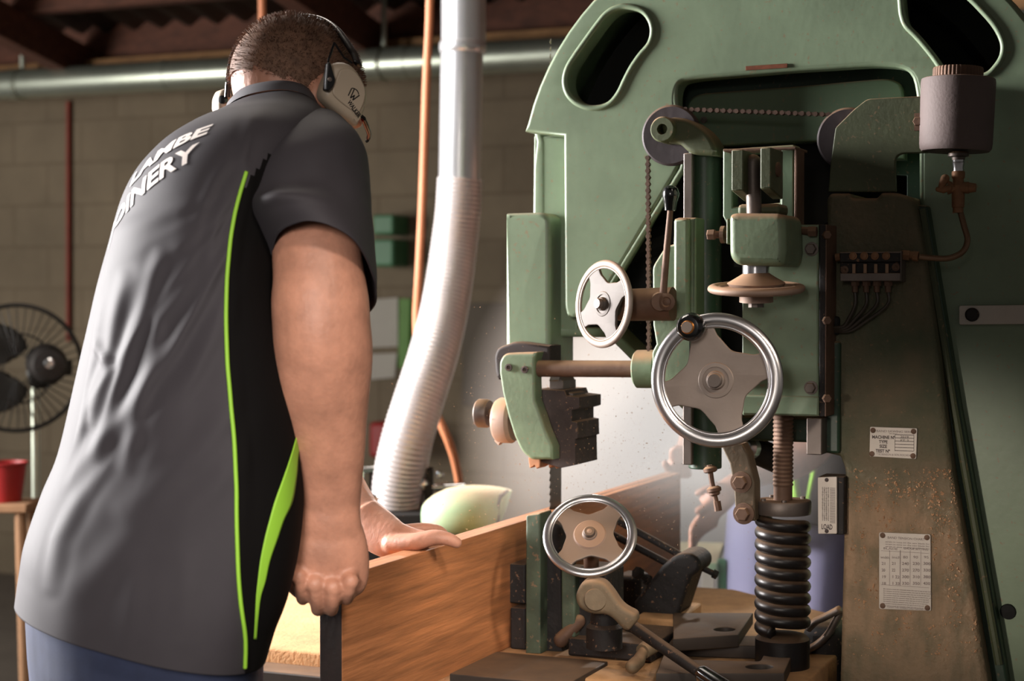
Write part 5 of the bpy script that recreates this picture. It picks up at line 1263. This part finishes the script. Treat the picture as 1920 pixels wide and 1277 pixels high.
# left arm: shoulder far side, elbow hidden, hand on the board
limb(bd, [(390, 300, 2.52, 62, .9), (430, 420, 2.62, 58, .9), (480, 560, 2.7, 54, .95), (520, 660, 2.72, 52, .95), (560, 760, 2.7, 48, .9), (610, 850, 2.66, 42, .9), (650, 915, 2.62, 37, .8), (676, 958, 2.58, 36, .7), (706, 993, 2.55, 38, .62)], n=28)
limb(bd, [(680, 965, 2.57, 37, .7), (705, 992, 2.55, 42, .6), (738, 1012, 2.53, 38, .6), (775, 1016, 2.52, 27, .62), (800, 1013, 2.51, 19, .6)], n=26)
finger([(735, 1020, 2.52), (775, 1017, 2.50), (812, 1008, 2.49), (838, 1010, 2.485), (856, 1018, 2.485)], (.0155, .0085))
for k_, (dx, dy, dz) in enumerate(((0, 0, 0), (-14, 6, .02), (-30, 14, .035))):
    finger([(755 + dx, 996 + dy, 2.555 + dz), (792 + dx, 992 + dy, 2.565 + dz), (822 + dx, 996 + dy, 2.58 + dz), (836 + dx, 1012 + dy, 2.595 + dz), (838 + dx, 1034 + dy, 2.605 + dz)], (.0105, .0082))
# legs inside the trousers
def leg(dx, dy, name=None):
    return [(220 + dx, 1160, 2.2 + dy, 110, 1), (215 + dx, 1330, 2.2 + dy, 105, 1), (205 + dx, 1600, 2.19 + dy, 78, 1), (200 + dx, 1850, 2.2 + dy, 72, 1), (200 + dx, 2150, 2.24 + dy, 48, 1), (200 + dx, 2420, 2.3 + dy, 42, 1)]
legs = []
for dx, dY in ((150, -.02), (-25, .12)):
    limb(bd, leg(dx, dY), n=24)
me = remesh(bd, .0030, 2)
body = link_mesh('body', me, ['skin'], MAN, ang=180)
# hair: cap of short strands rooted on the skull
me_v = [v.co.copy() for v in me.vertices]
HMi = HM.inverted(); TM = MAN.matrix_basis
hb = MB(); rnd = random.Random(5)
cap = []
Mh2 = HM.copy()
def hair_ok(q):   # q in head coordinates (unit-ish)
    x, y, z = q.x / .08, q.y / .098, q.z / .092
    if y > .5 + .35 * z: return False
    if z < -.62 + .2 * abs(x): return False
    if abs(x) > .8 and z < -.28 and y > -.1: return False
    return True
hbm = MB()
rowc = 0
for i in range(15000):
    # random direction
    v = Vector((rnd.gauss(0, 1), rnd.gauss(0, 1), rnd.gauss(0, 1))).normalized(); q = Vector((v.x * .0815, v.y * .0995, v.z * .0935))
    if not hair_ok(q): continue
    edge_ = noise.noise(q * 40) * .1
    n_ = Vector((v.x / .08, v.y / .098, v.z / .092)).normalized()
    lean = Vector((0, .35, -.45)) if q.y < 0 else Vector((0, .3, .2))
    d_ = (n_ + lean * .9 + Vector((rnd.gauss(0, .22), rnd.gauss(0, .22), rnd.gauss(0, .22)))).normalized()
    L = .0045 + .003 * max(0, v.z) + .002 * rnd.random()
    s_ = n_.cross(d_); s_ = (s_.normalized() if s_.length > 1e-3 else Vector((1, 0, 0))) * .0004
    a = HM @ (q - s_); b = HM @ (q + s_); c = HM @ (q + d_ * L + n_ * .001); m1 = HM @ (q + (n_ + d_) * L * .45 + s_ * .8); m2 = HM @ (q + (n_ + d_) * L * .45 - s_ * .8)
    hbm.add([a, b, m1, m2, c], [(0, 1, 2, 3), (3, 2, 4)])
for i in range(1, 40):
    pass
# scalp cap under the strands
rr = []
capm = MB(); NN = 72; idx = {}; vs_ = []; fs_ = []
for i in range(1, 37):
    for j in range(NN):
        a = PI * i / 37; b = 2 * PI * j / NN; v = Vector((math.sin(a) * math.cos(b), math.sin(a) * math.sin(b), math.cos(a)))
        vs_.append(Vector((v.x * .0822, v.y * .1002, v.z * .0942)))
for i in range(35):
    for j in range(NN):
        f = (i * NN + j, i * NN + (j + 1) % NN, (i + 1) * NN + (j + 1) % NN, (i + 1) * NN + j)
        if all(hair_ok(vs_[k]) for k in f): fs_.append(f)
fs_.append(tuple(range(NN)))
hbm.add([HM @ v for v in vs_], fs_)
hr = emit('hair', hbm, 'hair_brown', MAN, clean=False, smooth=False)
# trousers
mb = MB()
for dx, dY in ((150, -.02), (-25, .12)):
    ks = [(k[0], k[1] if k[1] > 1170 else 1120, k[2], k[3] * 1.13 + 3, k[4]) for k in leg(dx, dY)]
    limb(mb, ks, n=28)
hipr = [px_ring((34, 1105), (500, 1160), 2.185, .155, k=-.42, n=40), px_ring((30, 1160), (498, 1215), 2.185, .155, k=-.42, n=40), px_ring((36, 1240), (494, 1290), 2.185, .15, k=-.42, n=40), px_ring((50, 1340), (480, 1380), 2.19, .13, k=-.42, n=40)]
mb.rings(hipr)
me = remesh(mb, .008, 4)
for v in me.vertices: v.co += Vector((1, 0, 0)) * (.004 * noise.noise(v.co * 12))
tr = link_mesh('trousers', me, ['navy_denim'], MAN, ang=180)
tag(tr, 'navy work trousers')
for dx, dY in ((150, -.02), (-25, .12)):
    q = P(200 + dx, 2440, 2.3 + dY); mb = MB()
    f_ = Vector((.64, .77, 0)); s__ = Vector((.77, -.64, 0))
    rs = []
    for t_, w_, h_ in ((-.09, .03, .05), (-.07, .04, .1), (-.02, .044, .11), (.05, .046, .085), (.12, .05, .06), (.17, .045, .05), (.2, .025, .03)):
        c = Vector((q.x, q.y, 0)) + f_ * t_; rs.append([c + s__ * w_ * math.cos(a) + Vector((0, 0, h_ / 2 + h_ / 2 * math.sin(a))) for a in [2 * PI * j / 20 for j in range(20)]])
    mb.rings(rs); emit('boot', mb, 'boot', MAN, ang=180)

# ---- ear muffs
EM = thing('ear_muffs', 'pair of beige ear muffs with a black headband worn by the man', 'ear muffs', Matrix.Translation(P(640, 170, 2.33)))
EF = Frame(P(650, 175, 2.335), -28)
cupo = [(380 + x / 3.992, y / 3.992) for x, y in [(985, 475), (1060, 460), (1130, 487), (1190, 560), (1232, 645), (1245, 720), (1228, 815), (1190, 900), (1168, 938), (1120, 905), (1040, 850), (950, 775), (905, 715), (912, 640), (950, 550)]]
cup = plate('ear_cup', EF, [tuple(p) for p in cr(cupo, 3)], -.008, .026, 'muff_beige', EM, bevel=.011)
cupi = [( (x - 652) * .72 + 657, (y - 176) * .72 + 172) for x, y in cupo]
plate('cup_face', EF, [tuple(p) for p in cr(cupi, 3)], -.0105, -.006, 'muff_beige', cup, bevel=.002)
plate('cushion', EF, [((x - 652) * .86 + 645, (y - 176) * .88 + 172) for x, y in cupo], .024, .045, 'plastic_black', cup, bevel=.008)
mb = MB(); LM = EF.M.copy(); LM = LM @ Matrix.Rotation(-math.radians(52), 4, 'Z'); c = EF.pt(651, 192, -.0108); LM.translation = c
text_mb(mb, 'WALKER', LM, .0092, w=.026, ext=.0002, bold=.0002)
c = EF.pt(658, 182, -.0108); L2 = EF.M @ Matrix.Rotation(-math.radians(38), 4, 'Z'); L2.translation = c
for (x0, y0, x1, y1) in ((-.0065, .006, -.0042, -.005), (-.0028, .0075, .0002, -.0055), (.0002, -.0055, .0025, .0015), (.0025, .0015, .0045, -.0055), (.0045, -.0055, .0078, .006)):
    a = L2 @ Vector((x0, y0 + .004, 0)); b = L2 @ Vector((x1, y1 + .004, 0)); mb.tube([a, b], .0008, n=6)
mb.tube([L2 @ Vector((.009 * math.cos(q), .004 + .009 * math.sin(q), 0)) for q in [PI * .25 + PI * .5 * i / 8 for i in range(9)]], .0007, n=6)
emit('logo', mb, 'plastic_black', cup, clean=False)
bp = [P(x, y, Y) for x, y, Y in [(428, 150, 2.50), (442, 95, 2.52), (480, 55, 2.52), (520, 41, 2.52), (560, 34, 2.49), (598, 36, 2.46), (628, 52, 2.43), (650, 80, 2.4), (664, 103, 2.38), (671, 120, 2.365)]]
mb = MB(); mb.tube(cr(bp, 6, False), [.008] * 18 + [.0095] * 30 + [.008] * 7, n=14, flat=.45); emit('headband', mb, 'plastic_black', EM, ang=180)
mb = MB(); mb.tube([EF.pt(627, 80, -.004), EF.pt(616, 112, -.01), EF.pt(612, 150, -.012)], .0016, n=8); mb.tube([EF.pt(627, 80, -.004), EF.pt(645, 108, -.004), EF.pt(660, 118, .0)], .0016, n=8); emit('wire_yoke', mb, 'plastic_black', EM)
plate('pivot_arm', EF, [(614, 118, 2), (620, 116, 2), (626, 138, 3), (630, 150, 5), (626, 162, 4), (616, 172, 3), (610, 168, 2)], -.017, -.006, 'plastic_black', EM, bevel=.002)
mb = MB(); mb.lathe(orient(EF.pt(618, 149, -.017), -EF.W), [(.0032, 0), (.003, .0015), (0, .002)], n=16); emit('pivot_screw', mb, 'steel_dull', EM)
LF = Frame(P(428, 180, 2.50), -28)
cup2 = plate('ear_cup', LF, [(430, 165, 6), (418, 166, 6), (411, 180, 6), (410, 200, 4), (414, 212, 4), (436, 214, 4), (440, 180, 8)], -.02, .02, 'muff_beige', EM, bevel=.009)
mb = MB(); mb.tube([P(428, 134, 2.47), P(429, 176, 2.47), P(441, 145, 2.47), P(428, 134, 2.47)], .0014, n=6); mb.tube([P(428, 155, 2.47), P(426, 182, 2.47)], .0042, n=10); emit('wire_yoke', mb, 'plastic_black', EM)
mb = MB(); mb.lathe(orient(P(418, 187, 2.475), (-.4, -1, 0)), [(.006, -.004), (.006, .003), (.003, .004)], n=14); emit('pivot_knob', mb, 'plastic_black', EM)
# safety glasses, only the front corner shows past the sleeve
SG = thing('safety_glasses', 'black and red safety glasses, just showing below the ear muff', 'glasses', Matrix.Translation(P(688, 245, 2.42)))
mb = MB(); mb.tube(cr([P(680, 222, 2.40), P(686, 236, 2.42), P(691, 250, 2.44), P(690, 258, 2.45)], 5, False), .0042, n=10, flat=.6); emit('lens', mb, 'lens_red', SG, ang=180)
mb = MB(); mb.tube(cr([P(683, 222, 2.398), P(690, 238, 2.418), P(693.5, 252, 2.44), P(691, 262, 2.45), P(686, 266, 2.45)], 5, False), .0022, n=8); mb.tube([P(655, 200, 2.41), P(683, 222, 2.398)], .0025, n=8); emit('frame', mb, 'plastic_black', SG, ang=180)

# ---- second person, behind the saw, taking off the board
Y2 = 4.25
M2 = thing('person', 'blurred person behind the saw in pale trousers and lime striped shirt', 'person', (P(1480, 1000, Y2).x, Y2 + .05, 0))
b2 = MB()
def l2(keys, n=22): limb(b2, keys, n=n)
l2([(1500, 780, Y2, 100, .7), (1490, 640, Y2, 128, .7), (1480, 500, Y2, 120, .7), (1475, 440, Y2, 60, .8)])
l2([(1475, 460, Y2, 34, 1), (1473, 400, Y2, 34, 1)])
hc2 = P(1470, 350, Y2 - .05); b2.ell(Matrix.Translation(hc2), .075, .095, .115); b2.ell(Matrix.Translation(hc2 + Vector((0, -.09, -.02))), .014, .02, .024); b2.ell(Matrix.Translation(hc2 + Vector((-.01, -.06, -.075))), .04, .04, .04)
l2([(1580, 540, Y2, 44, 1), (1600, 660, Y2 - .02, 38, 1), (1560, 790, Y2 - .1, 34, 1), (1500, 860, Y2 - .2, 34, .9), (1430, 884, Y2 - .25, 27, .9), (1385, 905, Y2 - .3, 22, .8), (1350, 935, Y2 - .32, 28, .6), (1325, 955, Y2 - .32, 26, .5)])
l2([(1370, 540, Y2, 44, 1), (1345, 660, Y2 - .03, 38, 1), (1320, 760, Y2 - .15, 33, 1), (1300, 820, Y2 - .3, 27, .9), (1284, 858, Y2 - .42, 22, .8), (1268, 880, Y2 - .5, 24, .6)])
def f2(pts, r):
    b2.tube(cr([P(*q) for q in pts], 4, False), [r[0] + (r[1] - r[0]) * i / (4 * (len(pts) - 1)) for i in range(4 * (len(pts) - 1) + 1)], n=10, dome=True)
for i in range(4):
    f2([(1345 - i * 2, 950 + i * 11, Y2 - .32), (1322 - i * 2, 962 + i * 12, Y2 - .33), (1304 - i, 980 + i * 13, Y2 - .34), (1296, 996 + i * 12, Y2 - .35)], (.0105, .0085))
f2([(1365, 912, Y2 - .31), (1335, 915, Y2 - .34), (1308, 925, Y2 - .35)], (.0125, .009))
f2([(1348, 940, Y2 - .31), (1330, 946, Y2 - .34), (1308, 958, Y2 - .35)], (.012, .009))
for i in range(4):
    x = 1262 + i * 8
    f2([(x + 4, 890, Y2 - .5), (x, 868, Y2 - .53), (x - 2, 845 + abs(i - 1.5) * 4, Y2 - .55), (x - 2, 836 + abs(i - 1.5) * 6, Y2 - .56)], (.0095, .0075))
f2([(1275, 885, Y2 - .5), (1255, 880, Y2 - .56), (1246, 868, Y2 - .6)], (.012, .0085))
for dx in (0, 95):
    l2([(1425 + dx, 1000, Y2, 62, 1), (1420 + dx, 1200, Y2, 58, 1), (1418 + dx, 1500, Y2, 42, 1), (1418 + dx, 1590, Y2 + .03, 34, 1)])
me = remesh(b2, .006, 4); link_mesh('body', me, ['skin'], M2, ang=180)
mb = MB(); mbk = mb
def lm(keys, n=24): limb(mb, keys, n=n)
for dx in (0, 100):
    lm([(1432 + dx, 955, Y2, 68, .9), (1425 + dx, 1100, Y2, 70, 1), (1420 + dx, 1300, Y2, 60, 1), (1418 + dx, 1560, Y2, 50, 1)])
lm([(1475, 935, Y2, 108, .7), (1470, 1010, Y2, 110, .7)])
me = remesh(mb, .009, 4); o = link_mesh('trousers', me, ['lavender'], M2, ang=180)
mb = MB()
lm([(1490, 975, Y2, 116, .74), (1500, 860, Y2, 118, .76), (1494, 700, Y2, 140, .75), (1484, 540, Y2, 140, .75), (1478, 465, Y2, 90, .8), (1475, 440, Y2, 50, .9)])
lm([(1570, 500, Y2, 62, 1), (1596, 600, Y2, 54, 1), (1600, 690, Y2 - .03, 50, 1)]); lm([(1380, 500, Y2, 62, 1), (1355, 600, Y2, 54, 1), (1340, 690, Y2 - .06, 50, 1)])
me = remesh(mb, .009, 4); sh2 = link_mesh('shirt', me, ['shirt_grey'], M2, ang=180)
bv2 = BVHTree.FromPolygons([M2.matrix_basis @ v.co for v in me.vertices], [tuple(p.vertices) for p in me.polygons])
def on2(x, y):
    d = ray(x, y).normalized(); h = bv2.ray_cast(CAM, d); return h[0] - d * .004 if h[0] else P(x, y, Y2 - .14)
for pl, r in (([(1500, 800), (1492, 860), (1489, 900), (1494, 940)], .011), ([(1535, 800), (1528, 870), (1520, 910), (1513, 945)], .006)):
    mb = MB(); mb.tube(cr([on2(*q) for q in pl], 5, False), r, n=10, flat=.9); emit('stripe', mb, 'lime', sh2, ang=180)
hmb = MB(); hmb.ell(Matrix.Translation(hc2 + Vector((0, .012, .022))), .08, .098, .108); emit('hair', hmb, 'hair_brown', M2)
for dx in (0, 100):
    q = P(1418 + dx, 1590, Y2); mb = MB(); rs = []
    for t_, w_, h_ in ((.09, .03, .05), (.07, .04, .1), (.02, .044, .11), (-.05, .046, .085), (-.12, .05, .06), (-.17, .045, .05), (-.2, .025, .03)):
        c = Vector((q.x, q.y + t_, 0)); rs.append([c + Vector((w_ * math.cos(a), 0, h_ / 2 + h_ / 2 * math.sin(a))) for a in [2 * PI * j / 20 for j in range(20)]])
    mb.rings(rs); emit('boot', mb, 'boot', M2, ang=180)
# ================================================================ light, air, camera
w = bpy.data.worlds.new('World'); sc.world = w; w.use_nodes = True
w.node_tree.nodes['Background'].inputs['Color'].default_value = (1.0, .93, .86, 1); w.node_tree.nodes['Background'].inputs['Strength'].default_value = .11
def area(name, loc, tgt, sx, sy, e, col, spread=180):
    l = bpy.data.lights.new(name, 'AREA'); l.shape = 'RECTANGLE'; l.size = sx; l.size_y = sy; l.energy = e; l.color = col; l.spread = math.radians(spread)
    o = bpy.data.objects.new(name, l); COL.objects.link(o)
    o.matrix_basis = Matrix.Translation(loc) @ (Vector(tgt) - Vector(loc)).to_track_quat('-Z', 'Y').to_matrix().to_4x4(); return o
area('doorway_daylight', (-3.3, 3.7, 1.9), (.4, 2.8, 1.3), .9, 1.5, 230, (1.0, .97, .96), 112)
area('wall_wash_fill', (-4.6, 4.7, 1.5), (0, 7.0, 2.0), 1.0, 1.8, 120, (1.0, .95, .88))  # added wash to lift the dark back wall, not a known doorway
area('skylight', (-.6, 3.9, 3.0), (-.3, 3.0, 0), 1.0, 1.0, 22, (1.0, .9, .8))
area('front_fill', (.9, -.4, 3.2), (-.2, 2.3, .9), .4, .4, 1.3, (1.0, .86, .74), 24)  # added narrow fill from above for the board and the man
def spot(name, loc, tgt, e, ang, col, r=.05, blend=.3):
    l = bpy.data.lights.new(name, 'SPOT'); l.energy = e; l.spot_size = math.radians(ang); l.color = col; l.shadow_soft_size = r; l.spot_blend = blend
    o = bpy.data.objects.new(name, l); COL.objects.link(o)
    o.matrix_basis = Matrix.Translation(loc) @ (Vector(tgt) - Vector(loc)).to_track_quat('-Z', 'Y').to_matrix().to_4x4(); return o
spot('back_window_sun', (1.6, 6.2, 2.6), P(1225, 790, 3.8), 1300, 17, (1, .9, .82), r=.12, blend=.8)
area('arm_fill', (-.55, -.4, 1.7), (-.28, 2.15, 1.08), .5, .6, 1.9, (1.0, .92, .86), 30)  # added soft fill aimed at the near arm, not a known window
spot('board_fill', (1.05, 1.5, 1.9), (-.02, 2.65, .86), 45, 24, (1, .86, .72), r=.06, blend=1)  # added spot that brightens the board face, no lamp stands here
spot('column_fill', (-.75, .7, 1.25), P(1700, 1020, 2.5), 75, 13, (1, .88, .76), r=.08, blend=.55)  # added narrow spot to brighten only the lower column
spot('hand_rim_fill', (.3, 5.7, 2.35), P(700, 990, 2.45), 120, 13, (1, .93, .86), r=.05, blend=.7)  # added spot from behind for the bright rim on wrist and hand
spot('wall_panel_fill', MF.g(1.3, 2.6, 2.3), MF.pt(1235, 790, WALLW), 620, 19, (1, .93, .9), r=.1, blend=1)  # added spot that brightens the pale sheet behind the blade
spot('duct_spot', (-1.9, 2.9, 2.6), P(850, 500, 4.3), 90, 40, (.95, .97, 1.0), r=.04, blend=.5)  # unseen spot aimed at the silver duct
# haze of fine dust round the saw
m = bpy.data.materials.new('dust_haze'); m.use_nodes = True; nt = m.node_tree; nt.nodes.remove(nt.nodes['Principled BSDF'])
vs = nt.nodes.new('ShaderNodeVolumeScatter'); vs.inputs['Density'].default_value = .3; vs.inputs['Color'].default_value = (.95, .82, .74, 1); vs.inputs['Anisotropy'].default_value = .3
tcv = nt.nodes.new('ShaderNodeTexCoord'); gr = nt.nodes.new('ShaderNodeTexGradient'); gr.gradient_type = 'SPHERICAL'; mpv = nt.nodes.new('ShaderNodeMapping')
mpv.inputs['Location'].default_value = (0, 0, -1.0); mpv.inputs['Scale'].default_value = (1 / .42, 1 / .52, 1 / .48)
nt.links.new(tcv.outputs['Object'], mpv.inputs['Vector']); nt.links.new(mpv.outputs['Vector'], gr.inputs['Vector'])
mv = nt.nodes.new('ShaderNodeMath'); mv.operation = 'MULTIPLY'; mv.inputs[1].default_value = 2.4; nt.links.new(gr.outputs['Fac'], mv.inputs[0]); nt.links.new(mv.outputs[0], vs.inputs['Density'])
nt.links.new(vs.outputs[0], nt.nodes['Material Output'].inputs['Volume']); MATS['dust_haze'] = m
mb = MB(); mb.ell(Matrix.Translation(P(1235, 810, 3.5)), .42, .52, .48, n=40, m=24)
tag(emit('dust_haze', mb, 'dust_haze', ang=180), 'pale haze of fine sawdust hanging behind the blade', 'haze', kind='stuff')

cam = bpy.data.cameras.new('camera'); co = bpy.data.objects.new('camera', cam); COL.objects.link(co)
cam.sensor_width = 36; cam.lens = 60; co.location = CAM; co.rotation_euler = (PI / 2 - PITCH, 0, 0)
cam.dof.use_dof = True; cam.dof.focus_distance = 2.5; cam.dof.aperture_fstop = 4.5
cam.clip_start = .05
sc.camera = co
sc.view_settings.view_transform = 'Standard'; sc.view_settings.look = 'None'; sc.view_settings.exposure = 0; sc.view_settings.gamma = 1
sc.view_settings.use_curve_mapping = False
try:
    sc.cycles.use_denoising = True; sc.cycles.denoiser = 'OPENIMAGEDENOISE'
    sc.cycles.max_bounces = 6; sc.cycles.diffuse_bounces = 3; sc.cycles.glossy_bounces = 3; sc.cycles.volume_bounces = 0
    sc.cycles.volume_step_rate = 1; sc.cycles.caustics_reflective = False; sc.cycles.caustics_refractive = False
except Exception as e: print(e)
